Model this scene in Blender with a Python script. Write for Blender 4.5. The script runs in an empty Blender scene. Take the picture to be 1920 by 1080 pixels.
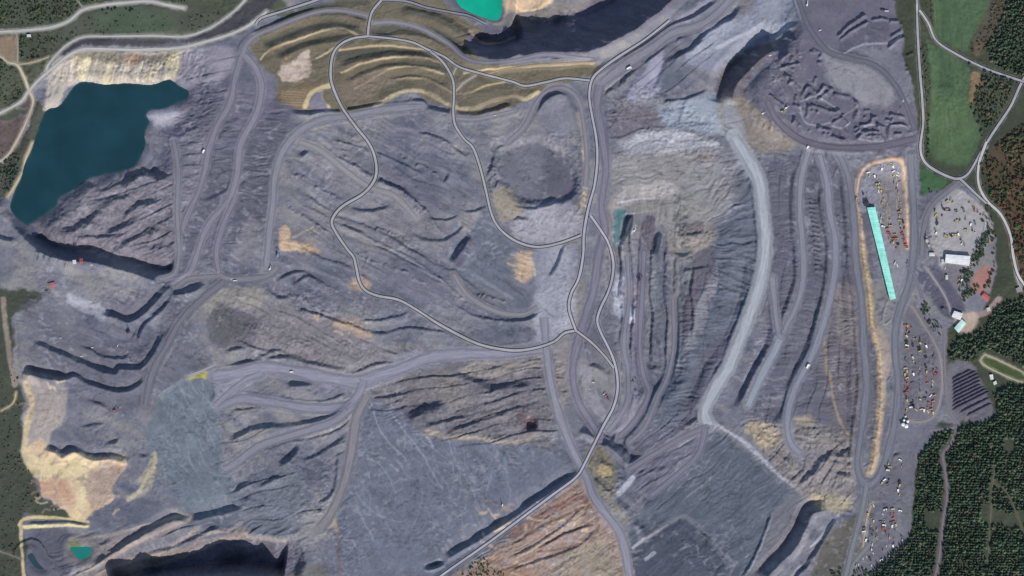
import bpy, math, random
import numpy as np
from mathutils import Vector, Matrix
random.seed(7); RNG = np.random.RandomState(11)
SC = bpy.context.scene; COL = SC.collection
M = 2.0                                   # metres per photograph pixel
def W(px, py): return ((px-960.0)*M, (540.0-py)*M)

# ------------------------------------------------------------------ camera, sky, sun, exposure
cam_d = bpy.data.cameras.new("camera"); cam = bpy.data.objects.new("camera", cam_d); COL.objects.link(cam)
CAM_H = 20000.0
cam.location = (0, 0, CAM_H); cam_d.sensor_width = 36.0; cam_d.lens = 36.0*CAM_H/(1920*M)
cam_d.clip_start = 10; cam_d.clip_end = 90000; SC.camera = cam
SUN_EL, SUN_OFF = 36.0, 24.0              # elevation; degrees east of due south (image bottom)
wd = bpy.data.worlds.new("World"); SC.world = wd; wd.use_nodes = True
nt = wd.node_tree; bg = nt.nodes["Background"]; sky = nt.nodes.new("ShaderNodeTexSky")
sky.sky_type = 'NISHITA'; sky.sun_disc = False; sky.sun_elevation = math.radians(SUN_EL)
sky.sun_rotation = math.radians(180-SUN_OFF); sky.air_density = 1.0; sky.dust_density = 0.6
nt.links.new(sky.outputs[0], bg.inputs[0]); bg.inputs[1].default_value = 0.135
sl = bpy.data.lights.new("sun", 'SUN'); sl.energy = 4.0; sl.angle = math.radians(0.5); sl.color = (1.0, 0.955, 0.90)
so = bpy.data.objects.new("sun", sl); COL.objects.link(so)
e_, o_ = math.radians(SUN_EL), math.radians(SUN_OFF)
so.rotation_euler = Vector((-math.sin(o_)*math.cos(e_), math.cos(o_)*math.cos(e_), -math.sin(e_))).to_track_quat('-Z', 'Y').to_euler()
so.location = (800, -1800, 1500)
SC.view_settings.view_transform = 'Standard'; SC.view_settings.look = 'None'
SC.view_settings.exposure = 0.0; SC.view_settings.gamma = 1.0
SC.render.resolution_x = 1024; SC.render.resolution_y = 576
SC.cycles.max_bounces = 4

GAIN = np.array([1.02, 0.985, 0.895])       # photo colour in sunlight -> surface colour
def alb(c):
    c = np.asarray(c, dtype=float)/255.0
    l = np.where(c < 0.04045, c/12.92, ((c+0.055)/1.055)**2.4)
    return l*GAIN

# ------------------------------------------------------------------ grid
STEP = 1.5
inner_x = np.arange(-60, 1980+STEP, STEP); inner_y = np.arange(-60, 1140+STEP, STEP)
g = np.cumsum(2.5*1.28**np.arange(27))
XS = np.concatenate([inner_x[0]-g[::-1], inner_x, inner_x[-1]+g]).astype(np.float64)
YS = np.concatenate([inner_y[0]-g[::-1], inner_y, inner_y[-1]+g]).astype(np.float64)
NX, NY = len(XS), len(YS)
X, Y = np.meshgrid(XS.astype(np.float32), YS.astype(np.float32))
LAT = RNG.rand(512, 512).astype(np.float32)*2-1
def vnoise(u, v, seed=0):
    u = u+seed*37.31; v = v+seed*91.73
    iu = np.floor(u).astype(np.int64); iv = np.floor(v).astype(np.int64)
    fu = (u-iu).astype(np.float32); fv = (v-iv).astype(np.float32)
    fu = fu*fu*(3-2*fu); fv = fv*fv*(3-2*fv)
    a, b, c, d = iu & 511, (iu+1) & 511, iv & 511, (iv+1) & 511
    return (LAT[c, a]*(1-fu)+LAT[c, b]*fu)*(1-fv)+(LAT[d, a]*(1-fu)+LAT[d, b]*fu)*fv
def fbm(u, v, n=4, seed=0, gain=0.5):
    s = 0; a = 1.0; t = 0
    for k in range(n):
        s = s+a*vnoise(u*2**k, v*2**k, seed+k*5); t += a; a *= gain
    return s/t
WXn = fbm(X/40, Y/40, 4, 3); WYn = fbm(X/40, Y/40, 4, 9)          # domain warp
FINE = fbm(X/7, Y/7, 3, 21)
F2 = fbm(X/5, Y/5, 2, 23)
XW = X+WXn*9+FINE*3.5+F2*1.5; YW = Y+WYn*9-FINE*3.5+F2*1.5
def P(s):
    return np.array([[float(t) for t in p.split(',')] for p in s.split()], dtype=float)
def smooth(pts, step=4.0, closed=False):
    p = np.asarray(pts, float); n = len(p); out = []
    if n < 3 and not closed:
        k = max(1, int(np.hypot(*(p[1]-p[0]))/step)); return np.array([p[0]+(p[1]-p[0])*i/k for i in range(k+1)])
    rng = range(n) if closed else range(n-1)
    for i in rng:
        if closed: a, b, c, d = p[(i-1) % n], p[i], p[(i+1) % n], p[(i+2) % n]
        else: a, b, c, d = p[max(i-1, 0)], p[i], p[i+1], p[min(i+2, n-1)]
        k = max(1, int(np.hypot(*(c-b))/step))
        for j in range(k):
            t = j/k
            out.append(0.5*((2*b)+(c-a)*t+(2*a-5*b+4*c-d)*t*t+(3*b-a-3*c+d)*t**3))
    if not closed: out.append(p[-1])
    return np.array(out)
def box(x0, y0, x1, y1):
    return (max(0, np.searchsorted(XS, x0)-1), min(NX, np.searchsorted(XS, x1)+1),
            max(0, np.searchsorted(YS, y0)-1), min(NY, np.searchsorted(YS, y1)+1))
def seg_field(pts, maxd, vals=None, warp=0.0):
    """distance, signed side and interpolated value of the nearest point of a polyline"""
    b = box(pts[:, 0].min()-maxd-9, pts[:, 1].min()-maxd-9, pts[:, 0].max()+maxd+9, pts[:, 1].max()+maxd+9)
    sx = slice(b[0], b[1]); sy = slice(b[2], b[3])
    D = np.full((b[3]-b[2], b[1]-b[0]), 1e9, np.float32); S = np.ones_like(D); V = np.zeros_like(D)
    if vals is None: vals = np.zeros(len(pts))
    gx = X[sy, sx]+warp*(XW[sy, sx]-X[sy, sx]); gy = Y[sy, sx]+warp*(YW[sy, sx]-Y[sy, sx])
    for i in range(len(pts)-1):
        (ax, ay), (cx, cy) = pts[i], pts[i+1]
        q = box(min(ax, cx)-maxd-8, min(ay, cy)-maxd-8, max(ax, cx)+maxd+8, max(ay, cy)+maxd+8)
        q = (max(q[0], b[0])-b[0], min(q[1], b[1])-b[0], max(q[2], b[2])-b[2], min(q[3], b[3])-b[2])
        if q[1] <= q[0] or q[3] <= q[2]: continue
        wy = slice(q[2], q[3]); wx = slice(q[0], q[1])
        ox = gx[wy, wx]-ax; oy = gy[wy, wx]-ay; dx, dy = cx-ax, cy-ay; L2 = dx*dx+dy*dy+1e-9
        t = np.clip((ox*dx+oy*dy)/L2, 0, 1); d = np.hypot(ox-t*dx, oy-t*dy)
        m = d < D[wy, wx]
        D[wy, wx] = np.where(m, d, D[wy, wx])
        S[wy, wx] = np.where(m, np.sign(dx*oy-dy*ox+1e-6), S[wy, wx])
        V[wy, wx] = np.where(m, vals[i]+(vals[i+1]-vals[i])*t, V[wy, wx])
    return sy, sx, D, S, V
def poly_sd(pts, feather, warp=1.0):
    """signed distance to polygon, positive inside, clamped at feather"""
    pts = smooth(pts, 5, closed=True); c = np.vstack([pts, pts[:1]])
    sy, sx, D, S, V = seg_field(c, feather, None, warp)
    gx = X[sy, sx]+warp*(XW[sy, sx]-X[sy, sx]); gy = Y[sy, sx]+warp*(YW[sy, sx]-Y[sy, sx])
    ins = np.zeros(gx.shape, bool)
    for i in range(len(c)-1):
        (ax, ay), (bx, by) = c[i], c[i+1]
        if ay == by: continue
        lo, hi = min(ay, by)-10, max(ay, by)+10
        r0 = np.searchsorted(YS[sy], lo); r1 = np.searchsorted(YS[sy], hi)
        yy = gy[r0:r1]; xx = gx[r0:r1]
        ins[r0:r1] ^= ((ay > yy) != (by > yy)) & (xx < (bx-ax)*(yy-ay)/(by-ay)+ax)
    return sy, sx, np.where(ins, 1, -1)*np.minimum(D, feather)
def sstep(a, b, x):
    t = np.clip((x-a)/(b-a), 0, 1); return t*t*(3-2*t)

H = np.zeros((NY, NX), np.float32)
C = np.zeros((NY, NX, 3), np.float32)
# base ground: blue-grey mine spoil
mott = fbm(X/90, Y/90, 5, 40); mott2 = fbm(X/25, Y/25, 4, 55)
base = alb((115, 117, 131)); tanb = alb((133, 132, 138)); dk = alb((97, 101, 117))
strk = fbm((X+WXn*30)/70+Y/160, (Y-X*.45+WYn*20)/14, 3, 90); mm = mott+strk*.55
a = sstep(0.0, 0.5, mm)[..., None]; b_ = sstep(0.0, 0.5, -mm)[..., None]
C[:] = base; C += a*(tanb-base); C += b_*(dk-base)
H += fbm(X/260, Y/260, 3, 70)*14 + mott2*2.4 + (FINE*1.5 + fbm(X/3.6, Y/3.6, 2, 77)*1.0)*(0.12+sstep(-.02, .38, fbm(X/60, Y/60, 3, 44)))
# ------------------------------------------------------------------ helpers that shape / colour the ground
def paint(s, col, f=6, k=1.0, warp=1.0):
    sy, sx, d = poly_sd(P(s), max(f, 1)+1, warp); m = (sstep(-f, f, d)*k)[..., None]
    C[sy, sx] += m*(alb(col).astype(np.float32)-C[sy, sx])
def line(s, w, col, k=1.0, f=2.0, warp=0.3):
    p = smooth(P(s)); sy, sx, D, S, V = seg_field(p, w+f+2, None, warp)
    D = D+(mott2[sy, sx]*0.24+FINE[sy, sx]*0.14)*w
    m = ((1-sstep(w/2-f/2, w/2+f, D))*k)[..., None]
    C[sy, sx] += m*(alb(col).astype(np.float32)-C[sy, sx])
def plateau(s, h, f=20, warp=1.0):
    sy, sx, d = poly_sd(P(s), f+1, warp); H[sy, sx] += sstep(-f, f, d)*h if f > 3 else sstep(-f, f, d)*h
def scarp(s, w, h=None, rh=None, rl=None, warp=0.4, tap=14.0):
    """bench face: ground drops h metres over w pixels to the LEFT of the drawn direction, then recovers"""
    if h is None: h = 1.75*w
    if rh is None: rh = 9+w*2.6
    if rl is None: rl = 9+w*2.2
    h = h*1.45; w = w*1.28
    p = smooth(P(s)); n = len(p); ln = np.concatenate([[0], np.cumsum(np.hypot(*np.diff(p, axis=0).T))])
    v = np.clip(np.minimum(ln, ln[-1]-ln)/tap, 0, 1)
    v = v*(0.85+0.3*vnoise(ln/22, ln*0+len(s), 5))
    sy, sx, D, S, V = seg_field(p, max(rh, w+rl)+2, v, warp)
    sd = -S*D
    pr = np.where(sd < 0, 0.5*np.clip(1+sd/rh, 0, 1)**1.3, np.where(sd < w, 0.5-sd/w, -0.5*np.clip(1-(sd-w)/rl, 0, 1)**1.3))
    H[sy, sx] += pr*h*V+np.clip(1-np.abs(sd+2.4)/1.9, 0, 1)*V*min(1.7, .5+h*.09)     # safety berm on the crest
def ridge(s, w, h, bump=0.0, warp=0.4, tap=6.0):
    p = smooth(P(s), 3); ln = np.concatenate([[0], np.cumsum(np.hypot(*np.diff(p, axis=0).T))])
    v = np.clip(np.minimum(ln, ln[-1]-ln)/tap, 0, 1)
    if bump: v = v*(1-bump+bump*(vnoise(ln/3.2, ln*0+len(s)*1.7, 8)+0.4))
    sy, sx, D, S, V = seg_field(p, w*2.5+2, v, warp)
    H[sy, sx] += h*V*np.clip(1-D/w, 0, 1)
def ribs(s, ang, lu, lv, h, colk=0.0, f=20, seed=1, polar=None, warpk=11.0):
    """gullies or streaks: long along ang (deg, image space), short across"""
    sy, sx, d = poly_sd(P(s), f+1, 1.0); m = sstep(-f, f, d)
    x = X[sy, sx]+WXn[sy, sx]*warpk; y = Y[sy, sx]+WYn[sy, sx]*warpk
    if polar:
        dx = x-polar[0]; dy = (y-polar[1])*polar[2]; r = np.hypot(dx, dy); th = np.arctan2(dy, dx)
        u = r/lu; v = th*170/lv
    else:
        a = math.radians(ang); u = (x*math.cos(a)+y*math.sin(a))/lu; v = (-x*math.sin(a)+y*math.cos(a))/lv
    n = 0.62*vnoise(u, v, seed)+0.3*vnoise(u*2.1, v*2.1, seed+3)+0.2*vnoise(u*4.2, v*3.9, seed+6)
    n = 1.0-2.0*np.abs(n) if h > 0 else n
    am = np.clip(0.85+0.8*mott2[sy, sx]+0.5*mott[sy, sx], 0.3, 1.6); n = n*am
    H[sy, sx] += n*abs(h)*m*0.62
    if colk:
        n2 = vnoise(u*0.8+7, v*1.2, seed+11)*0.7+vnoise(u*2+7, v*2.6, seed+12)*0.4
        C[sy, sx] *= (1+n2*colk*m)[..., None]

# ------------------------------------------------------------------ GROUND COVER (photo pixel coordinates)
SCRUB = (74, 80, 70)
paint("-900,-900 470,-40 458,4 428,34 388,56 345,72 290,74 205,74 160,76 128,92 104,116 86,138 60,172 34,200 6,222 -900,260", (80, 86, 76), 4)
paint("120,66 155,28 230,12 330,14 420,30 388,54 345,66 200,66", (86, 90, 82), 6, 0.9)
paint("180,20 300,20 320,60 200,62", (76, 98, 80), 14, 0.5)
paint("130,90 160,71 290,72 350,72 432,32 470,0 560,-60 470,50 420,68 370,80 200,88 155,88 120,106", (72, 72, 80), 3)
paint("-900,220 10,222 40,200 58,176 66,190 56,215 30,270 0,300 -900,330", (96, 86, 88), 5)
paint("62,190 84,206 72,250 56,285 42,315 24,355 8,372 -60,380 -60,310 6,305 32,270 54,225", (78, 80, 76), 3)
paint("-60,70 0,70 28,66 30,115 12,112 -60,95", (150, 130, 115), 6, 0.8)
paint("100,125 150,98 240,99 345,93 362,104 348,130 322,152 285,160 140,160 108,200 84,208 86,175", (176, 168, 163), 4)
paint("150,100 240,100 330,100 310,112 240,118 160,118", (112, 108, 98), 5, 0.8)
for s in ("150,120 172,112 160,150 142,150", "190,128 214,118 204,156 188,156", "272,142 292,124 288,140 276,152", "308,112 340,100 332,130 314,144 318,126", "135,110 150,106 146,120 134,122"):
    paint(s, (206, 194, 162), 4, 0.7)
paint("235,104 262,102 258,116 238,120", (176, 144, 130), 6, 0.5)
for i in range(26):
    x = 112+i*8+RNG.rand()*6; t = "%g,%g %g,%g"
    line(t % (x+9, 112+RNG.rand()*14, x-3+RNG.rand()*4, 152), 1.5+RNG.rand()*2.5, random.choice([(214, 204, 184), (198, 186, 160), (150, 138, 136)]), 0.6, 2)
paint("340,155 336,112 368,92 428,90 436,112 414,152 372,168", (138, 134, 150), 6)
paint("278,206 340,190 346,204 326,236 296,234 276,222", (164, 162, 178), 6, 0.7)
paint("326,170 440,160 520,170 560,200 520,280 500,400 330,500 240,480 180,420 300,320", (106, 104, 122), 18, 0.7)
paint("110,372 160,340 260,316 330,330 330,480 250,490 130,465 66,414", (122, 118, 130), 8, 0.75)
# vegetated spoil terraces, top centre
paint("470,96 466,74 500,48 600,12 690,-20 770,-30 860,26 905,60 885,104 1000,124 1116,117 1112,140 1040,158 985,190 900,216 860,212 815,190 765,172 735,182 705,202 660,212 618,204 575,208 520,184 526,150 488,124", (110, 104, 92), 3)
for s, w in (("482,66 520,44 570,24 640,22 684,34", 8), ("500,82 560,58 620,44 672,54", 9), ("520,102 570,86 620,74 660,74", 9), ("640,104 700,98 770,98 800,104", 14), ("700,60 760,50 830,66 880,98", 10), ("760,20 820,34 860,56", 9), ("740,120 800,118 838,134", 5), ("560,16 640,8 690,6", 8)):
    line(s, w, (76, 80, 78), 0.75, 5)
for s in ("484,120 520,100 572,84 640,66 690,78", "560,128 620,100 680,92", "650,124 700,106 770,100 834,112", "650,148 700,128 750,118 838,130", "700,176 760,156 820,160 850,172 900,172 960,160", "880,110 960,122 1060,120", "900,150 980,172 1040,160", "680,192 720,176 770,164 810,166 850,186 900,192 960,176"):
    line(s, 7, (84, 84, 76), 0.6, 5)
for s in ("488,112 508,92 560,74 606,57 640,54 672,66 700,70", "640,136 690,116 740,108 790,108 832,120", "664,166 708,142 738,128 780,125 832,138", "728,152 760,146 800,148 830,162 852,175 882,175 910,162 962,150", "636,94 700,86 760,89 802,95", "870,138 940,128 1112,118", "595,110 612,100 630,88", "885,60 900,78 930,80 962,70"):
    line(s, 2.6, (190, 172, 142), 0.85, 2.0)
line("704,198 735,181 765,171 800,173 830,190 860,203 890,203 920,192 965,180 985,186 1010,172", 6, (190, 176, 150), 0.85, 3)
paint("522,122 556,112 582,98 586,116 572,142 536,147", (186, 172, 164), 3)
paint("528,172 556,158 600,156 592,186 572,204 524,182", (126, 112, 96), 4)
for k in range(6): line("530,%g 560,%g 590,%g" % (170+k*5, 172+k*5, 178+k*4), 1.3, (160, 145, 118), 0.6, 1)
line("572,200 582,176 598,166 620,160", 8, (196, 186, 150), 0.9, 3); line("600,170 606,190 616,200", 6, (190, 176, 144), 0.9, 3)
paint("640,150 720,130 730,150 680,185 640,180", (124, 114, 106), 12, 0.7)
paint("760,148 830,150 900,180 990,150 970,190 900,212 820,186", (110, 104, 95), 8, 0.6)
paint("586,176 604,172 610,204 580,206", (122, 120, 140), 3)
# top centre faces with their shade put into the colour, tan rim by the turquoise pond
paint("880,62 960,60 1010,42 1080,0 1250,-40 1330,-40 1250,20 1180,70 1110,98 1000,110 900,112", (100, 99, 116), 8)
paint("944,-60 1040,-60 1036,0 1012,18 976,24 948,14", (190, 168, 148), 4)
paint("940,20 1040,8 1110,-10 1080,16 1010,44 950,54 900,40 870,24", (122, 120, 124), 6)
line("964,6 980,18 1012,14 1030,2", 4, (214, 196, 160), .9)
line("880,58 905,80 935,80 965,70", 4, (170, 150, 130), .8)
# light patches north east
paint("1290,104 1330,50 1400,28 1440,-30 1520,-30 1500,40 1445,80 1400,94 1350,130 1310,124", (141, 145, 165), 8, 0.95)
paint("1176,184 1204,142 1236,88 1242,112 1236,154 1224,190", (142, 142, 166), 4, 0.9)
paint("1262,50 1310,4 1340,-20 1330,10 1290,44", (138, 138, 158), 4, 0.9)
paint("1236,196 1300,182 1346,172 1364,232 1352,256 1300,246 1244,236", (137, 147, 165), 8, 0.9)
paint("1160,190 1240,184 1262,200 1180,212", (140, 142, 150), 6, 0.6)
paint("1160,208 1226,205 1224,240 1160,250", (96, 92, 108), 8, 0.8)
paint("1345,184 1400,184 1450,230 1500,265 1450,285 1400,280 1352,240", (136, 128, 124), 8, 0.95)
paint("1344,176 1348,150 1366,124 1400,98 1442,80 1444,108 1414,130 1396,160 1396,184", (98, 93, 102), 5, 0.9)  # crescent darkened: shade of the north-west slope put into the colour
paint("1150,268 1260,240 1350,262 1410,310 1420,370 1340,420 1180,400 1146,340", (130, 129, 140), 14, 0.9)
line("1180,264 1250,248 1300,256 1345,272", 8, (172, 172, 184), .7, 4); line("1170,288 1250,284 1320,272", 3, (168, 172, 188), .7, 2)
paint("1236,322 1252,320 1252,342 1238,342", (188, 168, 146), 5, .8); paint("1310,292 1342,284 1336,310", (150, 138, 134), 8, .8)
for i in range(16):
    x = 1236+i*6.5; line("%g,%g %g,%g" % (x, 272, x-8, 300), 1.6, (160, 156, 158), .5, 1.5)
# fan of gullies and big eastern slopes
paint("1320,420 1420,310 1440,400 1440,520 1400,640 1320,760 1250,790 1258,640 1300,480", (100, 106, 122), 12, 0.9)
paint("1436,320 1610,330 1640,560 1640,800 1480,800 1400,770 1440,600", (97, 98, 113), 12, 0.85)
paint("1540,560 1610,560 1630,800 1560,800", (108, 103, 112), 12, 0.8)
paint("1256,380 1330,372 1332,470 1290,520 1256,500", (118, 114, 122), 12, 0.7)
# pit slots
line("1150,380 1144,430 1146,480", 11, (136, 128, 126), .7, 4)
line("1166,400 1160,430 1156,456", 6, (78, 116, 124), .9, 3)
line("1168,404 1215,396", 2.4, (184, 186, 200), .8, 1.5); line("1160,380 1190,374 1230,371", 2.6, (178, 176, 186), .8, 1.5)
line("1160,540 1161,582", 6, (200, 203, 222), .75, 3); line("1178,582 1178,600", 8, (200, 204, 222), .95, 2); line("1192,424 1186,442", 3, (190, 192, 206), .9, 1.5)
for s, w, c in (("1190,500 1196,560 1192,640 1200,700", 12, (112, 108, 128)), ("1212,450 1218,560 1214,660", 8, (126, 124, 132)), ("1240,470 1240,560 1236,640", 12, (100, 102, 116)), ("1262,480 1264,560 1256,660", 8, (134, 132, 138)), ("1176,560 1176,680", 10, (116, 118, 134)), ("1228,500 1230,590", 10, (118, 124, 136)), ("1276,500 1270,600", 9, (92, 90, 104))):
    line(s, w, c, .8, 4)
line("1340,520 1322,590 1296,650 1276,680", 12, (128, 128, 140), .7, 5)
# coal yard plateau
paint("1500,0 1716,-60 1724,270 1600,280 1500,270 1420,210 1400,170 1440,110 1480,60", (104, 103, 120), 8, .9)
paint("1545,92 1604,116 1640,142 1672,176 1664,194 1620,200 1590,178 1556,152", (144, 144, 154), 6, .9)
paint("1590,96 1650,88 1690,90 1716,180 1690,190 1664,136 1620,106", (124, 124, 138), 6, .8)
paint("1572,78 1600,58 1640,42 1662,44 1662,72 1620,82 1584,104", (96, 96, 112), 2, .9)
line("1580,102 1620,84 1668,80 1690,62 1690,50", 3, (160, 162, 176), .7)
for s in ("1500,190 1530,184 1570,206", "1500,200 1506,226 1530,236 1556,230", "1560,236 1578,240 1592,230", "1620,236 1660,234 1704,238", "1608,262 1650,266 1700,262"):
    line(s, 2.4, (158, 160, 174), .7, 1.5)
# meadows, scrub, woodland floors east
paint("1716,-200 2300,-200 2300,1300 1760,1300 1700,1090 1712,900 1740,800 1790,790 1776,700 1776,620 1830,600 1850,560 1870,470 1850,400 1800,345 1728,372 1728,300", (70, 76, 66), 3)
paint("1748,-60 1858,-60 1852,20 1836,50 1822,76 1816,96 1790,88 1758,66 1750,30", (80, 101, 78), 3)
paint("1745,84 1765,92 1812,118 1818,160 1826,212 1840,242 1840,262 1820,300 1800,310 1770,304 1746,288 1738,260 1744,200", (77, 98, 77), 3)
paint("1750,200 1800,180 1830,240 1800,300 1760,290", (92, 112, 82), 22, .6)
paint("1729,316 1768,334 1772,346 1750,360 1730,368", (70, 100, 74), 2)
paint("1822,140 1838,146 1828,190 1818,186", (140, 118, 96), 4, .8); paint("1830,78 1844,74 1838,102 1828,100", (148, 124, 96), 4, .8)
paint("1830,60 1870,-20 1905,-20 1870,60 1850,100 1820,96", (86, 82, 74), 6, .8)
paint("1846,160 1885,150 1900,180 1880,220 1855,225", (80, 86, 74), 8)
paint("1868,270 1920,240 2100,240 2100,560 1930,560 1905,500 1890,430 1860,380 1850,330", (86, 76, 66), 5)
paint("1880,350 1940,350 1940,530 1905,500", (100, 78, 66), 14, .5)
paint("1728,372 1790,346 1800,350 1762,378 1740,430 1724,420", (108, 108, 124), 4)
paint("1744,386 1790,354 1822,374 1852,400 1866,440 1842,474 1820,502 1800,545 1778,520 1752,480 1742,440", (160, 158, 164), 3)
paint("1770,500 1812,500 1800,545 1780,530", (122, 120, 130), 3)
paint("1718,496 1762,508 1800,556 1812,590 1792,606 1760,576 1722,530", (92, 92, 108), 4)
paint("1820,540 1828,512 1850,496 1856,514 1846,542 1832,548", (166, 124, 118), 3)
line("1872,560 1850,586 1818,592", 9, (158, 140, 138), .8, 3)
paint("1790,590 1830,586 1826,616 1800,626", (190, 172, 160), 5, .8)
# yards
paint("1626,320 1650,306 1684,304 1692,330 1696,400 1700,470 1690,540 1680,570 1660,470 1640,392 1616,400 1614,350", (136, 136, 150), 4)
paint("1664,330 1690,360 1700,470 1684,474 1668,440 1650,380", (128, 124, 128), 6, .7)
paint("1692,600 1714,566 1752,640 1768,684 1768,744 1752,786 1718,792 1692,780 1688,680", (112, 110, 122), 3)
paint("1590,1084 1602,1000 1622,930 1642,912 1658,850 1712,846 1712,922 1706,992 1682,1042 1650,1072", (112, 112, 124), 2)
paint("1620,780 1740,790 1760,800 1720,850 1640,850", (112, 112, 126), 6)
paint("1776,690 1800,680 1826,690 1862,776 1800,788 1782,776", (112, 110, 122), 4)
paint("1848,665 1920,700 1914,717 1841,682", (76, 88, 62), 1, 1, 0.2)
# orange bund round the machinery yard
line("1610,420 1605,370 1610,332 1625,311 1650,301 1680,298 1693,310 1697,345 1699,400 1702,466", 6.5, (200, 172, 150), .9, 3)
line("1608,394 1612,440 1622,500 1630,560 1633,600 1643,640 1652,690 1652,740 1646,800 1640,850 1629,888", 12, (182, 162, 140), .85, 5)
line("1624,500 1640,600", 12, (150, 140, 110), .4, 5)
for i in range(60):
    t = i/60; yy = 400+t*480; xx = np.interp(yy, [400, 500, 600, 690, 800, 880], [1611, 1622, 1634, 1652, 1646, 1630])
    line("%g,%g %g,%g" % (xx-4+RNG.rand()*3, yy, xx+3, yy+3), 2, random.choice([(230, 196, 150), (120, 100, 80), (222, 190, 150)]), .6, 1.5)
paint("1646,600 1668,650 1674,690 1662,730 1654,720 1656,680 1648,640", (158, 146, 142), 4, .9)
# west
paint("-900,500 12,540 20,600 30,700 44,740 40,800 40,860 62,880 74,930 112,950 130,975 60,968 36,985 34,1200 -900,1200", (73, 79, 71), 4)
line("4,560 14,640 28,720", 9, (148, 136, 128), .85, 3)
paint("42,706 72,710 120,726 126,746 118,790 96,812 84,850 60,872 44,860 42,790 54,760", (164, 155, 154), 4)
line("48,720 60,760 50,800 46,850 56,880", 9, (206, 190, 156), .85, 4)
paint("44,850 76,826 88,840 116,856 142,848 182,862 226,860 238,870 206,914 216,936 176,960 146,976 134,974 110,946 76,926 72,884", (208, 184, 158), 2.5)
paint("50,846 84,862 180,876 236,868 150,888 70,894", (220, 203, 164), 6, .8)
paint("132,854 172,866 156,882 110,884", (216, 200, 162), 5, .65)
paint("145,890 176,900 168,935 150,970 136,972 150,930", (218, 206, 168), 5, .7)
paint("78,900 120,896 140,930 118,942 78,924", (190, 152, 134), 5, .8)
paint("170,880 232,872 206,914 214,934 170,950", (168, 150, 144), 5, .8)
for s, c in (("36,984 44,974 70,970 112,972 164,978", (204, 188, 138)), ("44,988 100,986 164,986", (222, 208, 160)), ("38,984 40,1020 46,1090", (196, 178, 150))):
    line(s, 5, c, .9, 2)
paint("60,1000 128,1000 130,1080 56,1100", (96, 98, 112), 3)
paint("124,552 156,560 200,580 196,600 150,580 126,566", (176, 177, 192), 6, .8)
paint("206,566 260,548 296,540 250,590 200,580", (104, 104, 120), 6, .8)
for s in ("262,900 280,880 292,850", "240,932 264,926 280,912 290,880"):
    line(s, 7, (176, 168, 150), .6, 5)
paint("296,770 308,738 355,706 392,694 412,760 416,860 452,940 446,952 396,972 362,962 330,932 300,880 274,802", (112, 120, 134), 5)
paint("352,712 384,696 389,710 372,713", (172, 166, 104), 2)
paint("690,742 722,737 762,772 800,817 990,838 1060,872 1080,892 1020,942 940,1002 880,1046 820,1090 640,1090 630,960 642,860 662,782", (109, 114, 131), 5)
paint("452,935 560,890 570,980 510,1020 460,1000", (112, 116, 130), 6)
paint("1330,800 1400,850 1480,912 1526,954 1500,1002 1440,1064 1400,1090 1240,1090 1180,1000 1260,870", (94, 101, 116), 6)
paint("1200,1010 1290,975 1370,1060 1370,1100 1190,1100", (80, 85, 101), 6, .85)
# centre
paint("356,600 400,556 470,542 520,560 560,578 640,612 720,642 790,650 760,680 650,706 560,672 470,650 420,600", (124, 121, 129), 8, .95)
paint("392,600 420,580 480,604 480,640 430,650", (98, 96, 108), 6, .8)
paint("690,735 800,694 860,668 1028,655 1030,836 990,834 800,816 760,772", (112, 110, 119), 6)
paint("866,684 960,664 1016,660 1012,690 900,706", (142, 136, 136), 6, .8)
line("800,809 850,819 900,822 962,832 1006,816", 7, (158, 148, 140), .85, 4)
paint("970,780 1004,782 1004,806 976,812", (100, 88, 96), 4, .9)
for s in ("624,600 662,606 702,626 702,634 660,622 630,610", "660,530 680,520 696,536 680,546 664,542", "582,590 594,592 590,600"):
    paint(s, (188, 162, 138), 6, .8)
paint("522,430 538,430 544,454 586,462 596,474 560,474 528,466", (204, 176, 148), 4, .92)
paint("954,492 968,470 996,473 1001,500 986,532 956,516", (194, 170, 150), 5, .92)
paint("925,284 1010,276 1060,298 1086,340 1062,376 1010,388 958,376 928,346", (104, 105, 119), 8, .95)
paint("928,352 950,374 975,384 966,408 932,402", (140, 135, 132), 7, .7)
paint("1020,200 1040,182 1066,190 1076,230 1062,270 1024,270 1010,240", (126, 126, 140), 5)
line("1084,215 1092,250 1096,290 1098,340 1092,380 1086,405", 9, (150, 140, 130), .75, 4)
for i in range(14): line("%g,%g %g,%g" % (1092+RNG.rand()*6, 240+i*11, 1094+RNG.rand()*6, 244+i*11), 3, (200, 184, 156), .8, 2)
paint("960,410 1050,380 1090,400 1092,440 1010,460 960,440", (140, 138, 150), 6, .75)
paint("1000,470 1060,460 1086,470 1060,560 1050,640 1012,640 1010,580", (134, 137, 152), 8, .8)
paint("840,430 910,400 960,450 960,540 900,540 850,500", (104, 110, 126), 8, .9)
paint("1040,560 1080,520 1100,540 1090,610 1060,620", (140, 136, 134), 6, .6)
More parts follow.
